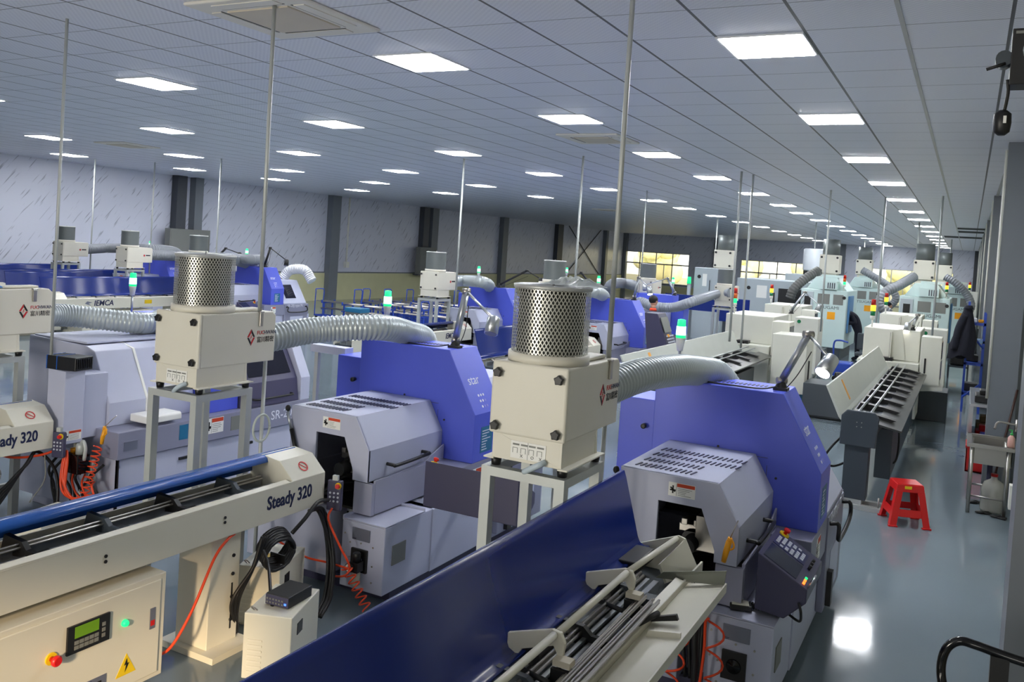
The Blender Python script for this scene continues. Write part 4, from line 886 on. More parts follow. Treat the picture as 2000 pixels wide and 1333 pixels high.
for i in range(3): hose('black_cable', [(-3.97, 4.3-0.02*i, 0.70), (-4.0, 4.22, 0.5), (-4.05, 4.1+0.03*i, 0.3), (-4.1, 4.2, 0.05)], 0.013, BLACK, 'black cables running down behind the feeder leg', group='black cables behind the feeder leg')
cc = MB()
for k in range(5):
    pts = []
    for i in range(25):
        a = 2*PI*i/24; pts.append((-6.84+0.012*k, 4.05+0.2*math.cos(a), 0.66+0.13*math.sin(a)-0.014*k))
    cc.tube(pts, 0.011, 8)
tag(cc.build('cable_coil', GREYP), 'coil of grey cable hanging under the left feeder', 'cable')
for i in range(4): hose('black_cable', [(-6.86, 3.7, 0.6-0.03*i), (-6.8, 4.1, 0.40-0.05*i), (-6.8, 4.45, 0.62), (-6.85, 4.6, 0.72), (-6.8, 4.75, 0.5), (-6.7, 4.7, 0.1)], 0.014, BLACK, 'thick black cables looping under the left feeder beam', group='black cables under the left feeder')
hose('grey_cable', [(-6.78, 4.62, 0.70), (-6.74, 4.6, 0.5), (-6.7, 4.45, 0.35)], 0.006, GREYP, 'thin grey cable below the left pendant', 'cable')
random.seed(12)
for i in range(7):
    x0 = -7.15+0.10*i; hose('black_cable', [(x0, 5.02, 0.58), (x0+random.uniform(-.05, .05), 4.92, 0.46), (x0+random.uniform(-.1, .1), 4.95, 0.32), (x0+random.uniform(-.15, .15), 4.96, 0.12)], 0.012, BLACK, 'black pipes and cables hanging in the open bay under the lavender lathe', group='black cables in the lavender lathe bay')
for i in range(4):
    x0 = -7.0+0.13*i; hose('orange_air_hose', [(x0, 4.98, 0.55-0.04*i), (x0+0.1, 4.88, 0.42), (x0+0.16, 4.90, 0.30), (x0+0.30, 4.93, 0.20+0.03*i)], 0.009, ORANGE, 'red orange hoses tangled in the open bay under the lavender lathe', group='orange hoses in the lavender lathe bay')
for i in range(3): hose('black_cable', [(-4.12+0.03*i, 5.33, 0.56), (-4.08, 5.28, 0.4), (-4.1+0.03*i, 5.30, 0.15)], 0.012, BLACK, 'black hoses inside the centre service bay', group='black hoses in the centre service bay')
for i in range(4): hose('black_cable', [(-1.42+0.04*i, 5.32, 0.56), (-1.40+0.04*i, 5.2, 0.42), (-1.36+0.03*i, 5.18, 0.15)], 0.013, BLACK, 'black hoses below the loading tray of the foreground feeder', group='black hoses below the foreground loading tray')
# oil tank on lavender lathe
tt = thing('lubricant_tank', 'dark lubricant tank with yellow label on the lavender lathe front', 'oil tank', (-6.72, 4.86, 0.52))
MB().box(-0.06, 0.12, -0.06, 0.06, 0, 0.17).build('reservoir', GBLACK, tt, bevel=0.008); MB().box(-0.045, 0.0, -0.062, -0.06, 0.05, 0.13).build('yellow_label', YEL, tt); MB().lathe((-0.02, 0, 0.17), [(0.03, 0), (0.03, 0.03), (0.024, 0.034)], 14).build('filler_cap', YGUN, tt)
MB().lathe((0.07, 0, 0.17), [(0.04, 0), (0.04, 0.07), (0.03, 0.09)], 14).tube(bez([(0.07, 0, 0.25), (0.1, 0, 0.28), (0.13, 0, 0.22), (0.12, 0, 0.12)], 5), 0.016, 8).build('pump', GALV, tt)
# air fittings under the lavender lathe
for i, (x, y, z, s_) in enumerate(((-6.75, 5.02, 0.55, .9), (-6.9, 5.0, 0.62, 1.0), (-6.86, 5.0, 0.45, .8))):
    tt = thing('solenoid_valve', ['cream valve block nearest the oil tank', 'cream valve block at the top of the bay under the lavender lathe', 'cream valve block low in the bay under the lavender lathe'][i], 'valve', (x, y, z))
    MB().box(-0.03*s_, 0.05*s_, -0.04, 0.0, 0, 0.05*s_).build('body', FEED, tt, bevel=0.005); MB().cyl((0.01, -0.02, 0.05*s_), (0.01, -0.02, 0.10*s_), 0.014, 10).build('coil_cap', FEED, tt); MB().cyl((0.05*s_, -0.02, 0.02), (0.09*s_, -0.03, 0.01), 0.007, 8).build('fitting', BLACK, tt)
# clear drain tube ring on stand
cc = MB().tube([(-4.07+0.0*i, 4.30+0.075*math.cos(2*PI*i/24), 1.40+0.09*math.sin(2*PI*i/24)) for i in range(25)], 0.008, 8).build('clear_tube', TUBING); tag(cc, 'loop of clear drain tubing on the centre collector stand', 'tube')
# M1 front: orange coils, telephone-like cord and hand wheel on the cabinet
tag(coil((-1.16, 5.02, 0.62), (-1.14, 4.98, 0.12), 3, 0.05, 0.007, ORANGE, 'coiled_air_hose'), 'loose red orange coil left of the front right cabinet', 'hose')
tag(coil((-1.36, 5.05, 0.52), (-1.40, 5.0, 0.1), 3, 0.05, 0.007, ORANGE, 'coiled_air_hose'), 'red orange coil below the foreground loading tray', 'hose')
hose('orange_air_hose', [(-1.18, 5.0, 0.7), (-1.22, 5.02, 0.6), (-1.22, 5.03, 0.4), (-1.24, 5.03, 0.1)], 0.009, ORANGE, 'orange hose running straight down beside the front right cabinet')
hose('black_cable', [(-1.25, 5.06, 0.66), (-1.28, 5.04, 0.5), (-1.27, 5.04, 0.3), (-1.27, 5.04, 0.1)], 0.02, BLACK, 'thick black cable beside the front right cabinet')
tt = thing('jog_controller', 'cream and black handwheel unit with coiled cord on the cabinet top', 'handwheel', (-1.08, 5.26, 0.615), 0.3)
MB().box(-0.06, 0.07, -0.04, 0.04, 0, 0.035).build('body', BLACK, tt, bevel=0.006); MB().box(-0.05, 0.05, -0.035, 0.035, 0.035, 0.042).build('face_plate', FEED, tt); MB().lathe((0.0, 0, 0.042), [(0.02, 0), (0.02, 0.02)], 14).build('dial', STEEL, tt)
coil((0.06, 0.03, 0.02), (0.24, 0.01, 0.02), 12, 0.018, 0.005, BLACK, 'coiled_cord', tt)
hose('black_cable', [(-0.84, 5.34, 0.64), (-0.74, 5.28, 0.62), (-0.72, 5.2, 0.70), (-0.74, 5.22, 0.75)], 0.008, BLACK, 'short black cable into the front right console')
# conduits from the ceiling
def conduit(x, y, z0, r, label, lean=(0, 0), cap=True):
    if y > 8: x *= KH; y *= KH
    o = MB().cyl((x, y, z0), (x+lean[0], y+lean[1], H-0.0), r, 12).build('conduit', GALV)
    tag(o, label, 'conduit', 'steel conduits from the ceiling'); return o
conduit(-1.80, 4.665, 2.10, 0.015, 'thick galvanised conduit right of the nearest mesh drum')
conduit(-4.645, 4.82, 2.10, 0.015, 'galvanised conduit in front of the mesh drum left of centre', (-0.02, 0))
tag(MB().cyl((-1.87, 4.86, 0), (-1.87, 4.86, 1.70), 0.014, 12).build('steel_pipe', GALV), 'thin upright pipe behind the stand of the nearest collector', 'pipe', None)
tag(MB().cyl((-4.75, 5.02, 0), (-4.75, 5.02, 1.72), 0.015, 12).build('steel_pipe', GALV), 'thin upright pipe behind the stand left of the centre lathe', 'pipe', None)
conduit(-6.92, 4.73, 1.41, 0.0135, 'galvanised conduit standing over the black drive box at left')
for (x, y, z0, r, lb) in ((-18.8, 13.75, 1.0, .02, 'thin conduit beside the leftmost back collector'), (-17.5, 14.4, 1.0, .02, 'thin conduit behind the second left back collector'), (-14.26, 13.42, 1.0, .02, 'conduit over the drum hidden by the centre left drum'),
    (-7.95, 13.0, 1.5, .02, 'conduit dropping from a ceiling panel to the middle back collector'), (-5.45, 12.46, 1.2, .02, 'conduit rising behind the plastic film'), (-6.65, 18.95, 1.3, .018, 'conduit in front of the left far window'),
    (-3.44, 14.39, 1.2, .022, 'left of the two close conduits near the stacked signal tower'), (-3.36, 14.9, 1.0, .02, 'right of the two close conduits near the stacked signal tower'), (-7.8, 29.7, 2.3, .024, 'conduit above the far grey machining centre'),
    (-4.65, 30.4, 2.2, .022, 'thin conduit over the middle far window'), (-2.47, 17.6, 1.3, .02, 'conduit over the cream lathe left of the aisle'), (-1.6, 18.9, 1.1, .022, 'conduit rising at the left corner of the nearest cream lathe'),
    (-0.55, 18.3, 1.2, .022, 'conduit on the right side of the nearest cream lathe'), (-1.4, 27.9, 2.1, .03, 'bright conduit under the right row of panels'), (-0.75, 39.9, 1.5, .03, 'far conduit by the right window'),
    (-6.9, 50.0, 1.5, .03, 'far thin conduit left of the right window'), (-4.2, 50.5, 1.5, .03, 'far thin conduit at the right window edge'), (-4.79, 46.9, 1.5, .03, 'far thin conduit just before the right window')):
    conduit(x, y, z0, r, lb)

# ================================================================ second row of violet blue lathes
cst = Matrix.Translation((0.05, -0.75, 0.66))
swiss_lathe('violet blue lathe behind the nearest mesh drum, standing console beside it', -5.62, 16.40, detail=1)
tt = thing('standing_console', 'dark upright operator console before the lathe behind the nearest drum', 'console', (-5.32, 15.9, 0))
MB().prism([(0, 0.75), (0.36, 0.75), (0.36, 1.0), (0.12, 1.62), (-0.14, 1.62), (-0.05, 0.9)], 0, 0.5, 'y').build('housing', DGREY, tt, bevel=0.01); MB().box(-0.0, 0.4, 0.0, 0.5, 0.70, 0.75).box(0.1, 0.3, 0.1, 0.4, 0, 0.7).build('pedestal', LAV2, tt)
M_ = slope_px(0.2, 0.04, 1.4, 0.62, 0.24); MB().box(0, 0.42, -0.15, 0.15, 0.02, 0.03).build('screen', GREYP, tt, M=M_); k = MB()
for i in range(6):
    for j in range(5): k.box(0.03+i*0.07, 0.07+i*0.07, -0.48+j*0.06, -0.45+j*0.06, 0.02, 0.04)
k.build('keys', KEYW, tt, M=M_); MB().tube([M_ @ Vector((0.1, -0.22, 0.02)), M_ @ Vector((0.1, -0.22, 0.06))], 0.03, 10).build('emergency_stop', YGUN, tt)
swiss_lathe('violet blue lathe behind the pale jointed lamp', -8.60, 16.60, detail=1)
swiss_lathe('violet blue lathe left of the blue bar carts, dark console lit in front', -15.45, 16.40, detail=1, console_M=Matrix.Translation((0.02, -1.0, 0.60)))
tag(swiss_lathe('leftmost violet blue lathe, half hidden by a back collector', -19.1, 16.4, detail=1))
# reversed lathe
t_ = swiss_lathe('reversed violet blue lathe with a grey duct rising from its grey rear cover', -7.45, 20.6, rz=PI, detail=0)
swiss_lathe('blue hooded lathe peeking over the hood behind the plastic film', -9.05, 22.4, detail=0)
for (x, y, lb, nr) in ((-19.15, 13.0, 'leftmost of the three back mist collectors against the patterned wall', 0), (-16.85, 12.95, 'second back mist collector from the left', 0), (-14.75, 13.0, 'back mist collector hidden behind the centre left mesh drum', 0),
        (-8.95, 13.35, 'back mist collector standing alone before the blue bar carts', 0), (-6.35, 13.0, 'back mist collector behind the plastic film', 0), (-6.75, 18.95, 'back mist collector in front of the left far window', 0), (-4.95, 19.0, 'mist collector beside the stacked signal tower, duct on its side', 0)):
    collector(x*KC, y*KC, lb, near=False, zt=ZT, sc=KC, stand_label='steel stand of the '+lb)
duct([KP(-18.95, 13.7, 2.0), KP(-18.9, 14.4, 2.05), (-18.9, 15.4, 2.05), (-19.0, 16.4, 2.0), (-19.3, 17.0, 1.7)], 0.13, DUCTG, 'grey duct between the two leftmost back collectors', 0.05, 12)
duct([KP(-16.65, 13.65, 2.0), KP(-16.4, 14.5, 2.0), (-16.2, 15.6, 1.98), (-16.6, 16.9, 1.8)], 0.13, DUCTG, 'grey duct right of the second left back collector', 0.05, 12)
duct([KP(-14.55, 13.7, 2.05), KP(-14.9, 14.6, 2.05), (-15.6, 15.8, 2.0), (-16.2, 16.8, 1.95), (-16.4, 17.1, 1.7)], 0.12, DUCTG, 'grey duct reaching the lathe left of the carts', 0.05, 12)
duct([(-16.2, 17.6, 1.47), (-16.0, 17.65, 1.72), (-15.6, 17.75, 1.75), (-15.35, 17.8, 1.47)], 0.13, mat('bright_foil_duct', (226, 228, 228), 0.25, 0.5), 'short bright foil duct arched behind the lathe left of the carts', 0.05, 14)
duct([KP(-8.75, 14.0, 1.98), KP(-8.75, 14.6, 1.99), (-8.95, 15.6, 1.95), (-9.3, 16.6, 1.82), (-9.5, 16.9, 1.6)], 0.12, DUCTM, 'silver duct from the lone back collector to its lathe', 0.05, 14)
duct([KP(-6.15, 13.65, 2.0), KP(-6.2, 14.4, 2.0), (-6.4, 15.6, 1.95), (-6.6, 16.6, 1.82), (-6.7, 16.9, 1.6)], 0.12, DUCTM, 'silver duct behind the plastic film', 0.05, 14)
duct([KP(-6.7, 19.1, 1.98), KP(-7.3, 19.6, 2.02), (-7.9, 20.4, 1.95), (-8.4, 21.4, 1.72), (-8.6, 22.0, 1.5)], 0.13, DUCTG, 'grey duct curving left from the collector before the left far window', 0.05, 14)
duct([KP(-4.6, 19.0, 2.02), KP(-4.9, 19.1, 1.98), (-5.4, 19.2, 1.78), (-5.9, 19.2, 1.58), (-6.4, 19.2, 1.56), (-6.75, 19.25, 1.63), (-6.9, 19.3, 1.42)], 0.11, mat('mid_grey_duct', (150, 156, 164), 0.35, 0.2), 'thick grey duct in front of the reversed violet blue lathe', 0.045, 14)
L_ = [((-9.15, 16.8, 1.80), (-8.55, 16.9, 2.22), (-8.15, 16.8, 2.06), 'dark lamp left of the plastic film'), ((-9.45, 22.6, 1.80), (-9.72, 22.6, 2.12), (-9.97, 22.6, 1.95), 'dark lamp right of the plastic film'), ((-15.9, 16.6, 1.80), (-15.75, 16.6, 2.3), (-15.0, 16.4, 2.02), 'dark lamp on the lathe left of the bar carts'),
      ((-17.5, 16.4, 1.80), (-17.3, 16.6, 2.2), (-16.6, 16.4, 2.1), 'dark lit lamp above the centre left drum'), ((-18.9, 16.6, 1.80), (-18.5, 16.7, 2.2), (-17.9, 16.5, 2.1), 'dark lamp beside the second back collector'), ((-6.25, 20.3, 1.80), (-6.45, 20.3, 2.2), (-6.95, 20.1, 2.0), 'lamp on the reversed lathe under the left far window')]
for i, (a, b_, c, lb) in enumerate(L_): work_lamp(a, b_, c, (0.2, -0.3, -1), lb, dark=(i < 5), lit=(i == 3))
work_lamp((-5.94, 16.6, 1.80), (-5.87, 16.6, 2.26), (-5.62, 16.55, 2.07), (0.3, -0.3, -1), 'pale lamp in front of the left far window', lit=True)
# second-row feeders
bar_feeder(-8.95, 15.35, 'back bar feeder left of the lone collector stand, blue lid closed', detail=1, words='IEMCA')
bar_feeder(-6.02, 15.15, 'back bar feeder lettered IEMCA beside the nearest mesh drum', lid='open', detail=1, words='IEMCA')
bar_feeder(-18.72, 14.4, 'back bar feeder with raised blue lid under the second back collector', lid='open', detail=0, L=2.5)
bar_feeder(-21.9, 16.0, 'back bar feeder with raised blue lid nearest the left wall', lid='open', detail=0)
def iemca_rev(x, y, label):
    t = bar_feeder(x, y, label, lid='open', detail=0); t.scale = (1, -1, 1)
    MM = Matrix.Diagonal((1, -1, 1, 1)) @ face_px(0.002, 0.75, 0.88)
    text('IEMCA', 0.17, INK, MM @ Matrix.Translation((0.22, 0, 0)), t, shear=0.15, bold=0.004)
    MB().prism([(-0.06, 0), (0.0, 0.05), (0.12, 0.02), (0.03, 0.0), (0.1, -0.05), (0.0, -0.02)], 0.0, 0.002, 'z').build('logo_swirl', PLATE, t, M=MM @ Matrix.Translation((0.06, 0, 0)))
    MB().box(0.001, 0.004, -2.5, -2.3, 0.84, 0.93).build('yellow_label', YEL, t)
    return t
iemca_rev(-17.0, 11.6, 'left bar feeder lettered IEMCA behind the lavender lathe')
iemca_rev(-19.65, 12.0, 'far left bar feeder partly behind the collector with the blue cloth')

# ================================================================ blue bar carts
def cart(first=[None]):
    t = thing('bar_cart', '', 'cart')
    MB().tube(bez([(0, -0.17, 0.15), (0, -0.17, 0.6), (0.02, -0.175, 0.9), (0, -0.16, 0.985), (0, -0.12, 1.0), (0, 0.12, 1.0), (0, 0.16, 0.985), (0.02, 0.175, 0.9), (0, 0.17, 0.6), (0, 0.17, 0.15)], 5), 0.016, 8).build('handle', CART, t)
    MB().box(0, 3.2, -0.2, -0.16, 0.15, 0.19).box(0, 3.2, 0.16, 0.2, 0.15, 0.19).box(0, 0.04, -0.2, 0.2, 0.15, 0.19).box(3.16, 3.2, -0.2, 0.2, 0.15, 0.19).build('base_frame', CART, t)
    for i, x in enumerate((0.4, 1.3, 2.2, 3.0)):
        MB().box(x, x+0.04, -0.2, -0.16, 0.19, 0.62).box(x, x+0.04, 0.16, 0.2, 0.19, 0.62).box(x, x+0.04, -0.28, 0.28, 0.58, 0.62).box(x, x+0.04, -0.28, 0.28, 0.38, 0.41).box(x, x+0.04, -0.28, -0.25, 0.58, 0.68).box(x, x+0.04, 0.25, 0.28, 0.58, 0.68).build('cradle', CART, t)
    b_ = MB()
    for i in range(7): b_.cyl((0.1+0.1*(i % 3), -0.2+i*0.06, 0.635), (3.0, -0.2+i*0.06, 0.635), 0.014, 6)
    for i in range(4): b_.cyl((0.3, -0.2+i*0.1, 0.425), (2.9, -0.2+i*0.1, 0.425), 0.012, 6)
    b_.build('bar_stock', STEEL, t)
    for (x, y) in ((0.1, -0.18), (0.1, 0.18), (3.05, -0.18), (3.05, 0.18)): MB().lathe((x, y-0.02, 0.075), [(0.075, 0), (0.075, 0.04)], 14, 'y').build('wheel', BLACK, t)
    return t
c0 = cart(); spots = [(-18.3, 21.6), (-17.7, 22.8), (-17.9, 23.5), (-17.6, 24.3), (-17.3, 25.2), (-16.9, 26.0), (-16.4, 26.9), (-16.0, 27.7), (-13.6, 20.6), (-13.0, 21.7)]
cl = ['nearest the grey lathe and the wall', 'second from the left', 'third from the left', 'fourth from the left', 'fifth from the left', 'behind the green signal lamp', 'second from the right by the wall', 'nearest the dark wall column', 'in the front, short of the wall', 'in the front nearest the lone collector stand']
for i, (x, y) in enumerate(spots):
    c = c0 if i == 0 else copy_tree(c0); c.location = (x, y, 0); c.rotation_euler = (0, 0, -0.12)
    c['label'] = 'blue bar cart loaded with steel rods, '+cl[i]; c['group'] = 'blue bar carts by the left wall'
tt = thing('parts_bin', 'bright blue bin beside the first bar cart', 'bin', (-15.3, 19.2, 0)); MB().box(0, 0.5, 0, 0.4, 0.0, 0.62).build('stand', GREYP, tt); MB().box(-0.02, 0.52, -0.02, 0.42, 0.62, 0.74).build('tray', TEAL, tt, bevel=0.01)
# wall boxes
for (x, y, z0, z1, wd, lb) in ((XL+0.32, 20.7, 1.35, 2.62, 1.7, 'grey electrical cabinet on the left wall behind the second back collector'), (XL+0.32, 35.2, 1.15, 2.45, 1.4, 'grey electrical cabinet on the dark wall column')):
    tt = thing('wall_cabinet', lb, 'electrical cabinet', (x, y, 0), 0, 'grey wall cabinets'); MB().box(0, 0.25, -wd/2, wd/2, z0, z1).build('body', GREYP, tt, bevel=0.01); MB().box(0.25, 0.26, -wd/2+0.04, wd/2-0.04, z0+0.04, z1-0.04).build('door', GREYP, tt, bevel=0.006); MB().box(-0.05, 0.26, -wd/2-0.1, wd/2, z0-0.06, z0).build('shelf', CDARK, tt)
o = MB().cyl((XL+0.33, 29.3, 1.65), (XL+0.33, 29.3, H-0.02), 0.04, 10).box(XL+0.27, XL+0.42, 29.2, 29.4, 1.4, 1.65).build('conduit', PVC); tag(o, 'white pipe with a switch box on the left wall column', 'conduit')
br = MB().cyl((XL+0.05, 52.7, H), (XL+0.05, 58.4, 1.2), 0.03, 6).cyl((XL+0.05, 58.4, H), (XL+0.05, 52.7, 1.2), 0.03, 6).build('wall_bracing', CDARK); tag(br, 'crossed steel bracing rods on the far end of the left wall', 'bracing')

# ================================================================ cream sliding lathes, dark feeders, mint machines, grey machining centres
def cream_lathe(x, y, label, front=True, lit='amber', grp='cream lathes beside the aisle'):
    t = thing('cream_lathe', label, 'lathe', (x, y, 0), 0, grp)
    MB().box(0, 1.02, 0, 2.0, 0.12, 1.10).build('base', CITZ, t, bevel=0.012); MB().box(0.05, 0.98, 0.05, 1.95, 0, 0.12).build('plinth', SLATE, t)
    v = MB()
    for i in range(5): v.box(0.12, 0.24, -0.004, 0.0, 0.72+i*0.045, 0.735+i*0.045)
    v.build('louvres', GREYP, t)
    MB().box(0.05, 1.0, 0.35, 1.95, 1.10, 1.66).build('upper_cover', CITZ, t, bevel=0.015)
    cp = MB().box(1.03, 1.36, 0.05, 0.55, 0.72, 1.60).build('control_pod', CITZ, t, bevel=0.012); MB().box(1.36, 1.37, 0.10, 0.5, 1.22, 1.52).build('screen', SCREEN, cp); MB().box(1.36, 1.37, 0.1, 0.5, 0.86, 1.18).build('keypad', DGREY, cp); MB().box(1.10, 1.13, 0.03, 0.05, 0.95, 1.22).build('pod_handle', BLACK, cp, bevel=0.01)
    MB().prism([(1.0, 0.62), (1.42, 0.68), (1.42, 0.74), (1.0, 0.74)], 0.05, 0.6, 'y').build('pod_arm', CITZ, t)
    dv = MB().box(0.36, 0.58, 0.10, 0.30, 1.10, 1.16).box(0.28, 0.52, 0.06, 0.24, 1.10, 1.15).build('black_port', BLACK, t)
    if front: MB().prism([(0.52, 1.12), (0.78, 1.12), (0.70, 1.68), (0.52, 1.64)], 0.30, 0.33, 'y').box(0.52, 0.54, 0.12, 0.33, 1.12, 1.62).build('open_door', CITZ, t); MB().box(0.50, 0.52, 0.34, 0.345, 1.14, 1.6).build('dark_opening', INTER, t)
    tower(t, 0.16, 0.55, 1.66, lit, 1.3)
    MB().box(1.0, 1.5, 0.9, 1.7, 0.0, 0.55).build('chip_tank', SLATE, t, bevel=0.01)
    return t
cream_lathe(-1.70, 16.85, 'nearest cream lathe right behind the dark feeder, door ajar')
cream_lathe(-4.35, 17.2, 'cream lathe left of the aisle with green lit signal tower', front=False, lit='green')
cream_lathe(-1.95, 22.9, 'second cream lathe along the aisle, with a smudged window')
cream_lathe(-4.75, 22.9, 'cream lathe behind the one with the green lit tower')
for (x, y) in ((-1.95, 22.9), (-4.75, 22.9)):
    tt = thing('side_cover', 'lower cream guard box of the lathe at %s' % ('the aisle' if x > -3 else 'the second lane'), 'guard', (x+1.05, y-0.9, 0)); MB().box(0.0, 0.55, 0.0, 0.8, 0.1, 1.45).box(0.05, 0.5, 0.05, 0.75, 0, 0.1).build('body', CITZ, tt, bevel=0.01); MB().lathe((0.1, -0.0, 1.35), [(0.045, 0), (0.045, -0.01)], 14, 'y').build('green_badge', GREEN_OFF, tt)
tt = thing('side_cover', 'cream side cabinet standing right of the lathe with the green lit tower', 'guard', (-3.15, 16.5, 0)); MB().box(0, 0.62, 0, 0.8, 0.35, 1.42).build('body', CITZ, tt, bevel=0.012); MB().box(0.05, 0.6, 0.1, 0.75, 0, 0.35).build('plinth', TEAL, tt); MB().box(0.62, 0.64, 0.3, 0.36, 0.6, 0.95).build('handle', BLACK, tt)
tt = thing('coolant_tank', 'dark coolant tank on the floor beside the cream side cabinet', 'tank', (-2.5, 16.2, 0)); MB().box(0.0, 0.75, 0.0, 0.8, 0.05, 0.62).box(0.1, 0.65, 0.1, 0.7, 0, 0.05).build('body', SLATE, tt, bevel=0.01); MB().lathe((0.55, 0.3, 0.62), [(0.07, 0), (0.07, 0.2), (0.05, 0.22)], 14).build('pump', BLACK, tt)
work_lamp((-0.85, 17.4, 1.66), (-0.78, 17.4, 1.95), (-0.92, 17.2, 1.78), (-0.1, -0.3, -1), 'lit lamp on top of the nearest cream lathe', lit=True)
work_lamp((-3.35, 19.4, 1.66), (-3.1, 19.4, 2.15), (-2.75, 19.2, 1.9), (-0.3, -0.2, -1), 'silver lamp leaning over the second lane of cream lathes', lit=True)
def dark_feeder(x, y, L, label):
    """origin: near end centre on the floor, runs toward +Y"""
    t = thing('slate_bar_feeder', label, 'bar feeder', (x, y, 0), 0, 'slate grey bar feeders')
    MB().box(-0.17, 0.17, 0.0, L, 0.80, 0.98).build('beam', SLATE, t, bevel=0.006)
    MB().prism([(-0.19, 0.72), (0.19, 0.72), (0.21, 1.06), (0.16, 1.12), (-0.13, 1.12), (-0.19, 1.05)], -0.03, 0.0, 'y').build('end_plate', SLATE, t, bevel=0.01)
    b_ = MB()
    for (dx, dz) in ((-0.02, 0.94), (0.03, 0.94), (-0.02, 0.99), (0.03, 0.99)): b_.cyl((dx, -0.034, dz), (dx, -0.03, dz), 0.006, 8)
    b_.build('bolts', STEEL, t)
    ld = MB().prism([(-0.17, 1.0), (-0.20, 1.04), (-0.36, 1.36), (-0.38, 1.36), (-0.22, 1.02), (-0.19, 0.985)], -0.02, L, 'y').build('lid', mat('pale_grey_lid', (196, 200, 192), 0.4), t)
    M = Matrix.Translation((-0.285, 1.0, 1.2)) @ Matrix((Vector((0, 1, 0)), Vector((-0.16, 0, 0.32)).normalized(), Vector((0.32, 0, 0.16)).normalized())).transposed().to_4x4()
    MB().box(0, 0.10, -0.13, 0.13, 0.003, 0.006).build('yellow_sticker', YGUN, ld, M=M)
    MB().cyl((-0.03, 0.0, 1.08), (-0.03, L, 1.08), 0.014, 8).cyl((0.09, 0.0, 1.06), (0.09, L, 1.06), 0.014, 8).build('guide_rod', ALU, t)
    for i in range(int(L/0.7)):
        yy = 0.35+i*0.7; MB().prism([(-0.14, 0.98), (-0.1, 1.06), (0.14, 1.04), (0.36, 1.0), (0.30, 0.97)], yy, yy+0.12, 'y').build('bar_support', BLACK, t)
    MB().prism([(0.17, 0.98), (0.44, 0.93), (0.44, 0.95), (0.17, 1.0)], 0.0, L, 'y').build('side_tray', mat('oily_dark_steel', (58, 60, 58), 0.28, 0.4), t)
    for yy in (0.05, L-0.8):
        lg = MB().box(-0.14, 0.12, yy, yy+0.22, 0.10, 0.80).build('leg_column', SLATE, t, bevel=0.006); MB().box(-0.34, 0.3, yy-0.05, yy+0.04, 0.0, 0.05).box(-0.34, 0.3, yy+0.2, yy+0.28, 0, 0.05).box(-0.1, 0.08, yy, yy+0.22, 0.04, 0.1).build('foot', GALV, lg)
        MB().cyl((-0.3, yy, 0.04), (-0.3, yy, 0.16), 0.01, 8).cyl((0.26, yy, 0.04), (0.26, yy, 0.16), 0.01, 8).build('levelling_bolt', STEEL, lg)
    MB().box(0.12, 0.3, 0.9, L-0.9, 0.2, 0.80).build('control_cabinet', SLATE, t, bevel=0.006)
    MB().tube(bez([(0.31, 1.6, 0.9), (0.34, 1.5, 0.6), (0.33, 1.4, 0.35), (0.25, 1.3, 0.3)], 6), 0.012, 8).build('cable', BLACK, t)
dark_feeder(-0.98, 10.45, 6.3, 'slate grey bar feeder by the aisle behind the red stool, lid up')
dark_feeder(-3.66, 10.9, 6.1, 'slate grey bar feeder beyond the front right hood, pale lid raised')
hose('black_cable', [(-1.2, 10.9, 0.72), (-1.28, 10.7, 0.62), (-1.36, 10.75, 0.45), (-1.28, 10.95, 0.34), (-1.12, 11.1, 0.42), (-1.05, 11.1, 0.6)], 0.014, BLACK, 'black cable looped off the aisle feeder near end')

def mint_machine(x, y, label, w=1.3, d=2.6, h=2.05, lit='amber', grp='pale mint machines by the aisle', text_=True):
    t = thing('mint_machining_centre', label, 'machine', (x, y, 0), 0, grp)
    MB().box(0, w, 0, d, 0.35, h).build('cabin', MINT, t, bevel=0.02); MB().box(0.05, w-0.1, 0.05, d-0.1, 0, 0.35).build('plinth', SLATE, t)
    MB().prism([(0.1, h), (w-0.05, h), (w-0.35, h+0.38), (0.35, h+0.38)], 0.3, d-0.6, 'y').build('roof_hood', MINT, t, bevel=0.01)
    pn = MB().box(0.03, 0.36, -0.03, 0.0, 0.9, h-0.08).build('cooler_panel', VMC, t, bevel=0.006); MB().box(0.11, 0.29, -0.036, -0.03, h-0.48, h-0.22).build('dark_screen', BLACK, pn)
    v = MB(); 
    for i in range(5): v.box(0.07+i*0.05, 0.09+i*0.05, -0.036, -0.03, 1.15, 1.42)
    v.build('louvres', DGREY, pn)
    g = MB().box(0.48, 0.82, -0.006, 0, h-0.42, h-0.12).box(0.92, 1.2, -0.006, 0, h-0.42, h-0.12).build('vent_plate', GREYP, t)
    text('TSUGAMI', 0.13, mat('grey_ink', (70, 82, 88), 0.5), face_ny(0.50, -0.004, h-0.52), t, sx=1.1)
    MB().box(0.78, 1.0, -0.006, 0, h-0.86, h-0.64).build('orange_sign', YGUN, t)
    MB().lathe((1.22, -0.0, h-0.2), [(0.05, 0), (0.05, -0.012)], 14, 'y').build('badge', BLACK, t)
    MB().box(w, w+0.05, 0.3, 1.3, 0.8, h-0.15).build('sliding_door', mat('door_blue', (90, 140, 190), 0.4), t, bevel=0.01)
    MB().box(0.5, 1.1, 0.3, 0.7, h+0.38, h+0.45).box(0.5, 1.0, -0.05, 0.3, h+0.02, h+0.26).build('roof_unit', MINT, t)
    vv = MB()
    for i in range(4): vv.box(0.74+i*0.06, 0.77+i*0.06, -0.055, -0.05, h+0.05, h+0.22)
    vv.build('roof_unit_louvres', SLATE, t)
    tower(t, w-0.12, 0.15, h, lit, 1.2)
    return t
mint_machine(-4.42, 27.0, 'front left pale mint machine, a dark clothed worker at its door', lit='green')
mint_machine(-1.72, 27.0, 'front right pale mint machine at the end of the cream lathes')
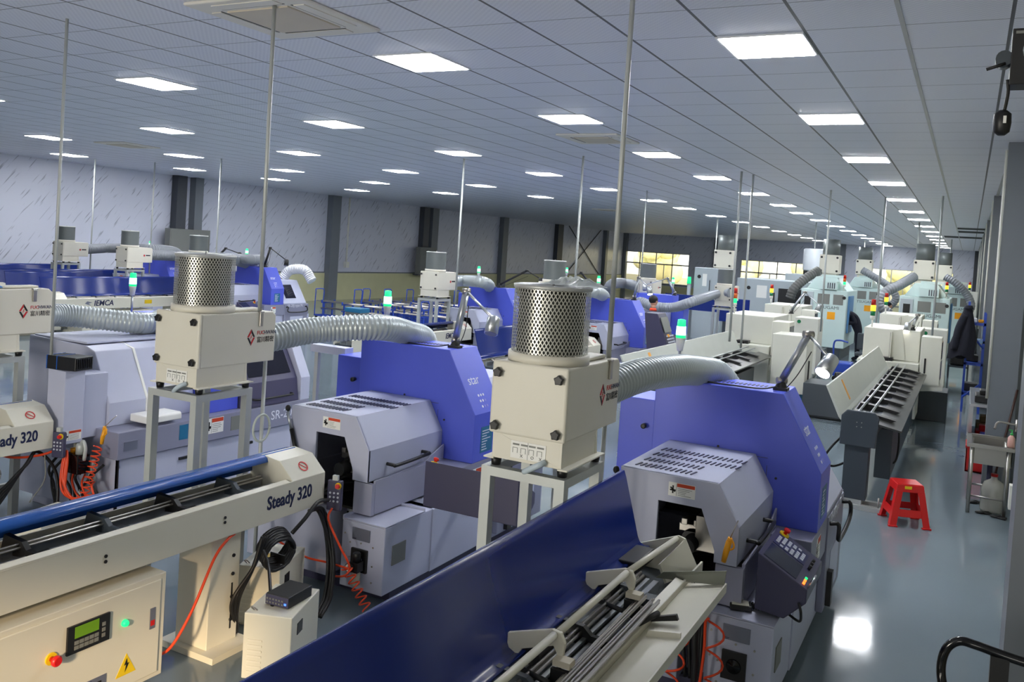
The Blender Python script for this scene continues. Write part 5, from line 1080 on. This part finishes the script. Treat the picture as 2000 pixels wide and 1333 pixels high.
mint_machine(-4.15, 34.5, 'rear left pale mint machine under a curved grey duct')
mint_machine(-1.15, 34.5, 'rear right pale mint machine beside the blue rack')
def top_collector(x, y, z, label, s=1.15):
    t = thing('roof_mist_collector', label, 'mist collector', (x, y, z), 0, 'mist collectors on the mint machines')
    t.scale = (s, s, s)
    MB().box(-0.25, 0.25, 0, 0.5, 0.1, 0.6).box(-0.2, 0.2, 0.05, 0.45, 0.0, 0.1).build('housing', CREAM, t, bevel=0.008)
    k = MB()
    for (a, c) in ((-0.2, 0.53), (0.2, 0.53), (-0.2, 0.17), (0.2, 0.17)): k.cyl((a, -0.03, c), (a, 0, c), 0.03, 8)
    k.build('knobs', BLACK, t); MB().lathe((0, 0.25, 0.6), [(0.22, 0), (0.22, 0.42)], 24).build('mesh_drum', PERF_FAR, t)
top_collector(-3.85, 28.2, 2.42, 'collector on the front left mint machine'); top_collector(-1.2, 28.2, 2.42, 'collector on the front right mint machine')
top_collector(-3.6, 35.6, 2.42, 'collector on the rear left mint machine'); top_collector(-0.85, 35.6, 2.42, 'collector on the rear right mint machine', 1.1)
duct([(-3.5, 34.3, 2.7), (-3.1, 34.2, 2.5), (-2.6, 34.2, 2.2), (-2.3, 34.2, 1.8), (-2.5, 34.2, 1.45), (-2.85, 34.3, 1.4)], 0.13, DUCTG, 'grey duct curling down from the rear left mint collector', 0.08, 12)
duct([(-0.75, 34.3, 2.65), (-0.4, 34.2, 2.45), (-0.05, 34.2, 2.1), (0.12, 34.2, 1.7), (-0.0, 34.3, 1.35)], 0.13, DUCTG, 'grey duct curling down from the rear right mint collector', 0.08, 12)
duct([(-1.45, 27.9, 2.6), (-1.75, 27.3, 2.35), (-2.1, 27.0, 2.1), (-2.2, 26.9, 1.75), (-1.95, 26.95, 1.5)], 0.14, DUCTG, 'grey duct bent left of the front right mint machine', 0.08, 12)
duct([(-4.1, 27.9, 2.6), (-4.4, 27.6, 2.35), (-4.7, 27.4, 2.0), (-4.8, 27.4, 1.7)], 0.14, mat('dark_grey_duct', (92, 92, 90), 0.5), 'dark duct falling beside the front left mint machine', 0.08, 12)
def grey_centre(x, y, w, d, h, label, dark=True):
    t = thing('grey_machining_centre', label, 'machine', (x, y, 0), 0, 'grey machining centres'); MB().box(0, w, 0, d, 0.1, h).box(0.05, w-0.05, 0.05, d-0.05, 0, 0.1).build('cabin', VMC, t, bevel=0.02)
    MB().box(w*0.62, w*0.98, -0.02, 0, 0.5, h-0.25).build('dark_doorway' if dark else 'door', BLACK if dark else VMC, t, bevel=0.004)
    MB().box(w*0.30, w*0.45, -0.006, 0, h-0.6, h-0.2).build('notice_plate', WHITE, t); MB().lathe((w*0.18, 0, h-0.3), [(0.06, 0), (0.06, -0.012)], 14, 'y').build('badge', BLACK, t); MB().box(w*0.55, w*0.57, -0.03, 0, h-0.9, h-0.4).build('door_pull', BLACK, t)
    return t
grey_centre(-8.0, 28.0, 0.95, 1.5, 2.45, 'narrow grey machine with a small dark screen at its top', False)
grey_centre(-6.7, 28.5, 2.15, 2.4, 2.2, 'wide grey machining centre with an open dark doorway')
grey_centre(-6.2, 34.0, 1.9, 2.4, 2.4, 'tall grey machine with a round white tank on top', False)
tt = thing('white_tank', 'round white tank standing on the tall grey machine', 'tank', (-5.3, 34.6, 2.4)); MB().lathe((0, 0, 0.15), [(0.36, 0), (0.38, 0.05), (0.38, 0.8), (0.33, 0.85)], 24).build('drum', mat('tank_white', (214, 220, 226), 0.4), tt, ); MB().box(-0.3, 0.3, -0.3, 0.3, 0, 0.15).build('base', BLACK, tt)
top_collector(-7.3, 28.8, 2.35, 'white collector on the narrow grey machine', 1.2)
tt = thing('signal_column', 'small green lit lamp on the narrow grey machine', 'signal lamp', (-8.1, 27.8, 0)); MB().box(-0.05, 0.05, 0.0, 0.1, 0, 1.9).build('post', VMC, tt); MB().lathe((0, 0, 1.9), [(0.07, 0), (0.06, 0.22)], 12).build('green_lens', GREEN_ON, tt)
tt = thing('blue_guard', 'raised blue feeder lid behind the cream lathe with the green lit tower', 'feeder lid', (-6.2, 24.5, 0)); MB().box(0, 2.2, 0, 0.03, 1.0, 1.35).build('panel', LID, tt, bevel=0.004); MB().box(0.1, 0.2, 0.03, 0.1, 0, 1.0).box(2.0, 2.1, 0.03, 0.1, 0, 1.0).build('post', SLATE, tt)
tt = thing('blue_guard', 'raised blue feeder lid left of the reversed violet blue lathe', 'feeder lid', (-8.3, 26.0, 0)); MB().box(0, 2.6, 0, 0.03, 1.15, 1.6).build('panel', LID, tt, bevel=0.004); MB().box(0.1, 0.2, 0.03, 0.1, 0, 1.15).box(2.4, 2.5, 0.03, 0.1, 0, 1.15).build('post', SLATE, tt)

# ================================================================ right side
def stool():
    t = thing('plastic_stool', 'red plastic stool standing in the aisle with a small yellow sticker', 'stool', (-0.44, 10.28, 0), 0.35)
    hs = 0.45; a0, a1 = 0.13, 0.205
    seat = MB().prism([(-a0, -a0), (a0, -a0), (a0, a0), (-a0, a0)], hs-0.02, hs, 'z')
    # sloped apron
    def q(s, z): return [(-s, -s, z), (s, -s, z), (s, s, z), (-s, s, z)]
    sk = MB(); A, B = q(a0+0.005, hs-0.005), q(a0+0.016, hs-0.085); A2, B2 = q(a0-0.008, hs-0.005), q(a0+0.004, hs-0.085)
    for i in range(4):
        j = (i+1) % 4; sk.add([A[i], A[j], B[j], B[i], A2[i], A2[j], B2[j], B2[i]], [(0, 1, 2, 3), (4, 7, 6, 5), (3, 2, 6, 7), (0, 4, 5, 1)])
    seat.add(sk.v, sk.f); s = seat.build('seat', RED, t, bevel=0.014, bseg=3)
    for (sx, sy) in ((-1, -1), (1, -1), (1, 1), (-1, 1)):
        def P(k, z): return [(sx*(k), sy*(k), z), (sx*(k-0.07), sy*k, z), (sx*(k-0.07), sy*(k-0.008), z), (sx*(k-0.008), sy*(k-0.008), z), (sx*(k-0.008), sy*(k-0.07), z), (sx*k, sy*(k-0.07), z)]
        lg = MB(); lv = P(a0+0.015, hs-0.07)+P(a1, 0.012); n = 6
        lg.add(lv, [tuple(range(6)), tuple(range(11, 5, -1))]+[(i, (i+1) % 6, 6+(i+1) % 6, 6+i) for i in range(6)])
        lg.box(min(sx*(a1+0.012), sx*(a1-0.08)), max(sx*(a1+0.012), sx*(a1-0.08)), min(sy*(a1+0.012), sy*(a1-0.03)), max(sy*(a1+0.012), sy*(a1-0.03)), 0, 0.016)
        lg.build('leg', RED, t, bevel=0.004)
    k = 0.185; rl = MB()
    for i in range(4):
        C_ = q(k-0.012, 0.185); D_ = q(k+0.004, 0.11); j = (i+1) % 4
        rl.add([C_[i], C_[j], D_[j], D_[i]], [(0, 1, 2, 3)]).add([tuple(0.96*c if n < 2 else c for n, c in enumerate(v)) for v in (C_[i], C_[j], D_[j], D_[i])], [(0, 3, 2, 1)])
    rl.build('rail', RED, t)
    st = MB().box(-0.06, 0.01, -a0-0.0165, -a0-0.0125, hs-0.05, hs-0.02).build('yellow_sticker', YEL, t)
stool()
# sink on steel legs
tt = thing('sink_stand', 'stainless steel sink on four tube legs against the right column', 'sink', (0.17, 11.25, 0))
SS = mat('stainless', (170, 168, 162), 0.3, 0.85)
MB().box(-0.06, 0.42, -0.03, 0.03, 0.76, 0.80).box(-0.06, -0.01, 0, 0.75, 0.76, 0.80).box(0.40, 0.45, 0, 0.75, 0.76, 0.80).box(-0.06, 0.45, 0.70, 0.75, 0.76, 0.80).build('rim', SS, tt, bevel=0.003)
MB().box(-0.01, 0.0, 0.03, 0.70, 0.58, 0.78).box(0.39, 0.40, 0.03, 0.7, 0.58, 0.78).box(-0.01, 0.40, 0.03, 0.04, 0.58, 0.78).box(-0.01, 0.40, 0.69, 0.7, 0.58, 0.78).box(-0.01, 0.4, 0.03, 0.7, 0.57, 0.58).build('basin', SS, tt)
for (a, c) in ((0.0, 0.0), (0.36, 0.0), (0.0, 0.66), (0.36, 0.66)): MB().cyl((a, c, 0.0), (a, c, 0.76), 0.02, 12).build('leg', SS, tt)
MB().cyl((0, 0, 0.2), (0.36, 0, 0.2), 0.012, 8).cyl((0, 0.66, 0.2), (0.36, 0.66, 0.2), 0.012, 8).build('rail', SS, tt)
MB().cyl((0.2, 0.35, 0.57), (0.2, 0.35, 0.1), 0.03, 12).build('drain_pipe', DGREY, tt)
fc = MB().cyl((0.60, 11.5, 1.0), (0.72, 11.0, 1.0), 0.012, 8).tube(bez([(0.60, 11.5, 1.04), (0.55, 11.5, 1.04), (0.44, 11.5, 1.05), (0.40, 11.5, 1.03), (0.38, 11.5, 0.96)], 6), 0.012, 8).cyl((0.60, 11.5, 0.96), (0.60, 11.5, 1.10), 0.018, 10).build('faucet', STEEL); tag(fc, 'steel faucet reaching over the sink from the right', 'faucet')
tt = thing('soap_bottle', 'clear soap bottle with green pump on the sink edge', 'bottle', (0.55, 11.33, 0.80)); MB().lathe((0, 0, 0), [(0.035, 0), (0.04, 0.02), (0.036, 0.11), (0.014, 0.14)], 14).build('body', mat('reddish_clear_soap', (206, 160, 150), 0.2), tt); MB().lathe((0, 0, 0.14), [(0.016, 0), (0.016, 0.02), (0.006, 0.022), (0.006, 0.06)], 10).box(-0.03, 0.01, -0.008, 0.008, 0.19, 0.2).build('pump', mat('green_plastic', (50, 170, 80), 0.4), tt)
tt = thing('water_jug', 'cloudy plastic jug with red cap under the sink', 'jug', (0.42, 11.5, 0)); MB().lathe((0, 0, 0), [(0.12, 0), (0.13, 0.03), (0.125, 0.16), (0.13, 0.26), (0.10, 0.34), (0.035, 0.38), (0.035, 0.41)], 18).build('body', WATER, tt); MB().lathe((0, 0, 0.41), [(0.038, 0), (0.038, 0.03)], 14).build('cap', RED, tt)
for (x, y, a, lb) in ((0.30, 11.3, 0.4, 'black glove flat on the floor before the jug, left'), (0.45, 11.22, -0.2, 'black glove flat on the floor before the jug, right'), (0.22, 11.75, 0.9, 'black glove further back under the sink')):
    tt = thing('glove', lb, 'glove', (x, y, 0), a, 'black gloves under the sink'); MB().blob((0, 0, 0.016), 0.06, 0.04, 0.016).build('palm', BLACK, tt); fg = MB()
    for k in range(4): fg.tube([(0.03, -0.03+0.02*k, 0.012), (0.11, -0.04+0.026*k, 0.012)], 0.011, 8)
    fg.tube([(-0.01, 0.03, 0.012), (0.04, 0.08, 0.012)], 0.012, 8).build('fingers', BLACK, tt)
tt = thing('red_crate', 'red plastic crate on the floor behind the sink', 'crate', (0.13, 13.6, 0)); MB().box(0, 0.36, 0, 0.012, 0, 0.36).box(0, 0.36, 0.5, 0.512, 0, 0.36).box(0, 0.012, 0, 0.5, 0, 0.36).box(0.35, 0.362, 0, 0.5, 0, 0.36).box(0, 0.36, 0, 0.5, 0, 0.02).box(-0.012, 0.374, -0.012, 0.0, 0.33, 0.36).box(-0.012, 0.0, 0, 0.5, 0.33, 0.36).build('body', RED, tt)
bt = MB().tube([(0.42, 12.3, 0.04), (0.62, 12.35, 1.35)], 0.013, 8).build('broom_handle', mat('dark_brown_handle', (60, 34, 28), 0.5)); tag(bt, 'dark wooden stick leaning behind the sink', 'stick')
pp = MB().tube([(0.72, 10.95, 0), (0.72, 10.95, 1.1), (0.74, 10.95, H-0.02)], 0.045, 14).lathe((0.72, 10.95, 1.08), [(0.06, 0), (0.06, 0.14)], 14).lathe((0.66, 10.93, 1.16), [(0.05, 0), (0.05, -0.06)], 14, 'y').build('drain_pipe', PVC); tag(pp, 'white pvc pipe with round access cap by the sink', 'pipe')
pp = MB().tube([(0.80, 10.6, 0), (0.80, 10.6, H-0.02)], 0.03, 10).build('drain_pipe', PIPEC); tag(pp, 'cream pipe rising beside the white pvc pipe', 'pipe')
tt = thing('switch_box', 'white junction box low on the right column before the sink', 'junction box', (0.50, 9.9, 0)); MB().box(0.0, 0.2, 0, 0.12, 0.42, 0.66).build('box', PVC, tt, bevel=0.004); MB().box(0.07, 0.13, 0.03, 0.09, 0.66, H-0.02).build('trunking', PVC, tt); MB().box(0.05, 0.15, 0.1, 0.12, 0, 0.42).build('bracket', GREYP, tt)
# blue rack with coat
tt = thing('blue_rack', 'tall blue shelf rack on the right with a dark coat on its corner', 'rack', (0.02, 19.5, 0))
for (a, c) in ((0, 0), (0.30, 0), (0, 0.6), (0.30, 0.6)): MB().box(a, a+0.04, c, c+0.05, 0, 2.2 if a == 0 else 2.0).build('post', CART, tt)
for z in (0.35, 0.95, 1.4, 1.75): MB().box(0.0, 0.34, 0.0, 0.65, z, z+0.05).build('shelf', CART if z != 1.4 else mat('pale_blue_board', (120, 160, 206), 0.4), tt)
MB().tube([(0.02, 0.0, 1.65), (0.32, 0.0, 1.3)], 0.02, 6).tube([(0.02, 0.0, 0.3), (0.32, 0.0, 0.6)], 0.02, 6).build('brace', CART, tt)
for (a, z, m_, w_, nm, lb) in ((-0.03, 1.0, BLACK, 0.22, 'power_tool', 'black machine part on the middle rack shelf'), (-0.02, 1.80, WHITE, 0.14, 'small_box', 'small white box on the top rack shelf'), (0.14, 1.80, YGUN, 0.1, 'small_box', 'small orange box on the top rack shelf'), (-0.04, 0.4, BLACK, 0.26, 'tool_box', 'black box on the lowest rack shelf')):
    tg = MB().box(0.08+a, 0.08+a+w_, 19.75, 19.75+w_*1.5, z+0.0, z+w_*0.6).build(nm, m_, None, bevel=0.02); tag(tg, lb, 'box')
lp_ = MB().blob((0.06, 19.4, 1.42), 0.07, 0.07, 0.1).build('hanging_bulb', PVC); tag(lp_, 'white rounded lamp bulb hanging at the blue rack corner', 'lamp')
def coat(x, y, z, label):
    random.seed(4); b = MB(); rings = 14; seg = 18
    for i in range(rings+1):
        v = i/rings; zz = z-1.0*v; wx = 0.06+0.12*min(1, v*1.6)+0.04*v; wy = 0.05+0.07*v
        for k in range(seg):
            a = 2*PI*k/seg; fo = 1+0.14*math.sin(5*a+3*v)+0.05*random.random(); b.v.append((x-0.08*v+wx*fo*math.cos(a), y+wy*fo*math.sin(a), zz+0.05*v*math.sin(3*a)))
    for i in range(rings):
        for k in range(seg): k2 = (k+1) % seg; b.f.append((i*seg+k, i*seg+k2, (i+1)*seg+k2, (i+1)*seg+k)); b.sm.append(True)
    b.f.append(tuple(range(seg))); b.sm.append(False)
    t = thing('hanging_coat', label, 'coat', (0, 0, 0)); b.build('body', CLOTH, t); MB().tube(bez([(x-0.05, y-0.02, z-0.15), (x-0.15, y-0.06, z-0.45), (x-0.19, y-0.06, z-0.85)], 6), 0.07, 10).build('sleeve', CLOTH, t); MB().lathe((x, y, z-0.03), [(0.09, 0), (0.06, 0.07)], 12).build('collar', CLOTH, t)
coat(0.03, 19.35, 2.1, 'navy work coat hanging on the blue rack')
# teal workbench
tt = thing('workbench', 'teal and grey workbench between the rack and the sink', 'workbench', (0.14, 14.6, 0))
MB().box(0, 0.55, 0, 2.2, 0.78, 0.82).build('top', ALU, tt, bevel=0.004)
for (a, c) in ((0.0, 0.02), (0.5, 0.02), (0.0, 2.1), (0.5, 2.1)): MB().box(a, a+0.05, c, c+0.06, 0, 0.78).build('leg', ALU, tt)
MB().box(0.03, 0.04, 0.1, 2.1, 0.15, 0.7).build('drawer_side', TEAL, tt); MB().box(0.05, 0.52, 0.05, 2.1, 0.14, 0.17).build('lower_shelf', TEAL, tt)
for (x, y, z, sx, sy, sz, m_, nm, lb, ct) in ((0.2, 14.8, 0.821, 0.3, 0.5, 0.18, BLACK, 'vise', 'black vise on the workbench top', 'vise'), (0.25, 14.9, 0.171, 0.3, 0.4, 0.16, mat('violet_plastic', (70, 66, 200), 0.4), 'parts_bin', 'violet blue bin on the lower workbench shelf', 'bin'), (0.25, 15.5, 0.171, 0.25, 0.3, 0.2, RED, 'parts_bin', 'red bin on the lower workbench shelf', 'bin'), (0.26, 16.0, 0.171, 0.26, 0.4, 0.28, WOODBOX, 'cardboard_box', 'brown box on the lower workbench shelf', 'box')):
    tg = MB().box(x, x+sx, y, y+sy, z, z+sz*0.6).box(x+sx*0.2, x+sx*0.8, y+sy*0.2, y+sy*0.8, z+sz*0.6, z+sz).build(nm, m_, None, bevel=0.015); tag(tg, lb, ct)
# handrail at the bottom right corner
tt = thing('handrail', 'black tubular handrail in the bottom right corner', 'handrail', (0, 3.6, 0))
MB().tube(bez([(0.10, -0.1, 1.02), (0.045, -0.05, 1.12), (0.012, 0, 1.22), (0.02, 0, 1.31), (0.06, 0, 1.355), (0.12, 0, 1.355), (0.25, -0.02, 1.345), (0.6, -0.06, 1.33)], 8), 0.0165, 12).build('rail', GBLACK, tt)
MB().box(0.165, 0.225, -0.03, 0.02, 0, 1.34).build('post', BLACK, tt)
MB().tube([(0.17, 0, 1.17), (0.02, -0.02, 1.06)], 0.012, 8).build('lower_bar', BLACK, tt)
# door-operator above, near the top right corner
tt = thing('door_motor', 'black motor bracket hanging by the near right column at the ceiling', 'motor', (0, 3.6, 0))
MB().box(0.075, 0.36, -0.02, 0.1, 3.40, 3.60).build('bracket_plate', BLACK, tt, bevel=0.003); MB().box(0.085, 0.12, -0.024, -0.02, 3.58, 3.59).build('slot', GREYP, tt)
MB().lathe((0.055, -0.0, 3.50), [(0.028, 0), (0.028, 0.08)], 16, 'y').build('pulley', SLATE, tt); MB().lathe((0.16, -0.06, 3.52), [(0.05, 0), (0.05, 0.1)], 16, 'y').build('spool', ALU, tt)
MB().tube(bez([(0.07, 0, 3.42), (0.075, 0, 3.38), (0.072, 0, 3.34), (0.068, 0, 3.31)], 5), 0.006, 8).tube([(0.06, 0, 3.48), (0.0, 0, 3.46)], 0.006, 8).build('cable', BLACK, tt)
ht = thing('hanging_control', 'black pull switch hanging under the door motor', 'switch', (0.064, 3.6, 3.22)); MB().lathe((0, 0, 0), [(0.012, 0), (0.026, 0.012), (0.030, 0.045), (0.028, 0.078), (0.014, 0.09)], 18).build('body', BLACK, ht); MB().box(0.002, 0.012, -0.033, -0.029, 0.04, 0.066).build('label', WHITE, ht)

# ================================================================ people
def person(label, joints, edges, head, hair_c, cloth=CLOTH, loc=(0, 0, 0), collar=None, rz=0):
    t = thing('person', label, 'person', loc, rz)
    bm = bmesh.new(); sl = bm.verts.layers.skin.verify(); vs = []
    for (p, r) in joints: v = bm.verts.new(p); v[sl].radius = (r, r); vs.append(v)
    vs[0][sl].use_root = True
    for a, c in edges: bm.edges.new((vs[a], vs[c]))
    me = bpy.data.meshes.new('body'); bm.to_mesh(me); bm.free(); me.materials.append(cloth); o = bpy.data.objects.new('body', me); COL.objects.link(o); o.parent = t
    o.modifiers.new('skin', 'SKIN'); s_ = o.modifiers.new('sub', 'SUBSURF'); s_.levels = 1; s_.render_levels = 2
    hx, hy, hz = head
    MB().blob((hx, hy, hz), 0.075, 0.095, 0.115, 16, 12).blob((hx, hy-0.095, hz-0.01), 0.014, 0.02, 0.02, 8, 6).blob((hx-0.077, hy, hz), 0.012, 0.02, 0.03, 8, 6).blob((hx+0.077, hy, hz), 0.012, 0.02, 0.03, 8, 6).cyl((hx, hy+0.01, hz-0.18), (hx, hy+0.01, hz-0.08), 0.05, 12).build('head', SKIN, t)
    MB().blob((hx, hy+0.02, hz+0.035), 0.092, 0.108, 0.10, 16, 10).build('hair', HAIR, t)
    if collar: MB().lathe((hx, hy+0.01, hz-0.21), [(0.085, 0), (0.065, 0.06)], 14).build('collar', collar, t)
J = [((0, 0, 0.95), .13), ((0, 0, 1.2), .15), ((0, 0, 1.42), .14), ((0.17, 0, 1.42), .07), ((0.24, -0.06, 1.15), .055), ((0.18, -0.28, 1.02), .045), ((-0.17, 0, 1.42), .07), ((-0.24, -0.06, 1.15), .055), ((-0.18, -0.28, 1.02), .045), ((0.1, 0, 0.85), .1), ((0.11, 0, 0.48), .07), ((0.11, 0, 0.06), .055), ((-0.1, 0, 0.85), .1), ((-0.11, 0, 0.48), .07), ((-0.11, 0, 0.06), .055), ((0.11, -0.12, 0.04), .04), ((-0.11, -0.12, 0.04), .04)]
EG = [(0, 1), (1, 2), (2, 3), (3, 4), (4, 5), (2, 6), (6, 7), (7, 8), (0, 9), (9, 10), (10, 11), (0, 12), (12, 13), (13, 14), (11, 15), (14, 16)]
person('person in navy with an orange collar standing behind the violet blue lathe at centre', J, EG, (0, -0.02, 1.72), None, loc=(-6.12, 18.35, 0), collar=ORG, rz=2.6)
JB = [((0, 0, 0.95), .13), ((-0.08, 0, 1.18), .16), ((-0.2, 0, 1.36), .15), ((-0.2, -0.16, 1.36), .07), ((-0.05, -0.24, 1.12), .06), ((-0.38, -0.2, 1.08), .045), ((-0.2, 0.16, 1.36), .07), ((-0.12, 0.24, 1.1), .055), ((-0.4, 0.2, 1.06), .045), ((0.02, -0.1, 0.85), .1), ((0.02, -0.11, 0.48), .07), ((0.02, -0.11, 0.06), .055), ((0.02, 0.1, 0.85), .1), ((0.02, 0.11, 0.48), .07), ((0.02, 0.11, 0.06), .055), ((-0.12, -0.11, 0.04), .04), ((-0.12, 0.11, 0.04), .04), ((-0.42, 0, 1.42), .06)]
person('person in dark clothes bending into the front left mint machine', JB, EG+[(2, 17)], (-0.56, 0, 1.50), None, loc=(-2.83, 27.7, 0), collar=ORG)
person('person in navy with an orange collar by the front right mint machine', J, EG, (0.0, -0.02, 1.70), None, loc=(-2.05, 27.6, 0), collar=ORG, rz=1.2)
# small things round the workers
tt = thing('office_chair', 'dark office chair next to the bending worker', 'chair', (-2.35, 24.9, 0)); MB().box(-0.22, 0.22, -0.22, 0.22, 0.42, 0.5).build('seat', SLATE, tt, bevel=0.03); MB().box(-0.21, 0.21, 0.18, 0.24, 0.55, 1.0).build('backrest', SLATE, tt, bevel=0.03); MB().cyl((0, 0, 0.08), (0, 0, 0.42), 0.03, 10).build('post', BLACK, tt)
ft = MB()
for k in range(5): ft.cyl((0, 0, 0.09), (0.25*math.cos(k*1.257), 0.25*math.sin(k*1.257), 0.05), 0.02, 8).blob((0.25*math.cos(k*1.257), 0.25*math.sin(k*1.257), 0.03), 0.03, 0.03, 0.03, 8, 6)
ft.build('star_base', BLACK, tt)
tt = thing('hand_cart', 'blue hand cart with baskets in the second lane', 'cart', (-2.75, 22.0, 0)); MB().box(0, 0.4, 0, 0.6, 0.12, 0.45).build('basket', CART, tt, bevel=0.03); MB().tube(bez([(0, 0.1, 0.45), (-0.02, 0.1, 0.9), (0.1, 0.1, 0.98), (0.3, 0.1, 0.95)], 6), 0.02, 8).build('handle', CART, tt); MB().lathe((0.05, 0.05, 0.06), [(0.06, 0), (0.06, 0.04)], 12, 'y').lathe((0.35, 0.05, 0.06), [(0.06, 0), (0.06, 0.04)], 12, 'y').build('wheels', BLACK, tt)
tt = thing('floor_tray', 'red tray on the floor beside the bending worker', 'tray', (-2.85, 24.6, 0)); MB().box(0, 0.55, 0, 0.4, 0.0, 0.08).build('body', ORANGE, tt, bevel=0.01)
tt = thing('tool_trolley', 'dark trolley right of the front right mint machine', 'trolley', (-0.35, 25.6, 0)); MB().box(0, 0.5, 0, 0.7, 0.85, 0.92).box(0, 0.5, 0, 0.7, 0.3, 0.34).build('shelf', SLATE, tt)
for (a, c) in ((0, 0), (0.46, 0), (0, 0.66), (0.46, 0.66)): MB().box(a, a+0.04, c, c+0.04, 0, 0.85).build('leg', SLATE, tt)
tb = MB().box(-0.3, 0.05, 25.7, 26.1, 0.34, 0.62).build('tool_bag', BLACK, None, bevel=0.05); tag(tb, 'black bag on the lower shelf of the dark trolley', 'bag')
tt = thing('tall_cupboard', 'tall cream cupboard at the far end of the aisle', 'cupboard', (0.0, 40.5, 0)); MB().box(-0.45, 0.35, 0, 0.6, 0.0, 2.1).build('body', PVC, tt, bevel=0.01); MB().box(-0.06, -0.04, -0.006, 0, 0.05, 2.05).build('door_gap', GREYP, tt)
# outside: hedge and trees seen through the windows
LEAF = mat('pale_leaves', (228, 230, 184), 0.7, var=0.3, bump=0.5)
struct(MB().box(-60, 30, YF+0.4, 120, -0.2, -0.02).build('trim_40', mat('outdoor_ground', (150, 146, 120), 0.9)))
for i, x in enumerate((-44, -36, -27, -19, -11, -3, 5, 14)):
    random.seed(i); tt = thing('tree', 'pale green tree outside the far windows', 'tree', (x, 76+random.random()*5, 0), 0, 'trees outside the far windows'); b = MB()
    for k in range(26):
        a = random.random()*6.28; rr = random.random()*2.4; b.blob((rr*math.cos(a), rr*math.sin(a), 1.2+random.random()*4.6), 0.9+0.6*random.random(), 0.9, 0.7+0.5*random.random(), 8, 6)
    b.build('crown', LEAF, tt); MB().cyl((0, 0, 0), (0, 0, 3), 0.18, 10).build('trunk', WOODBOX, tt)
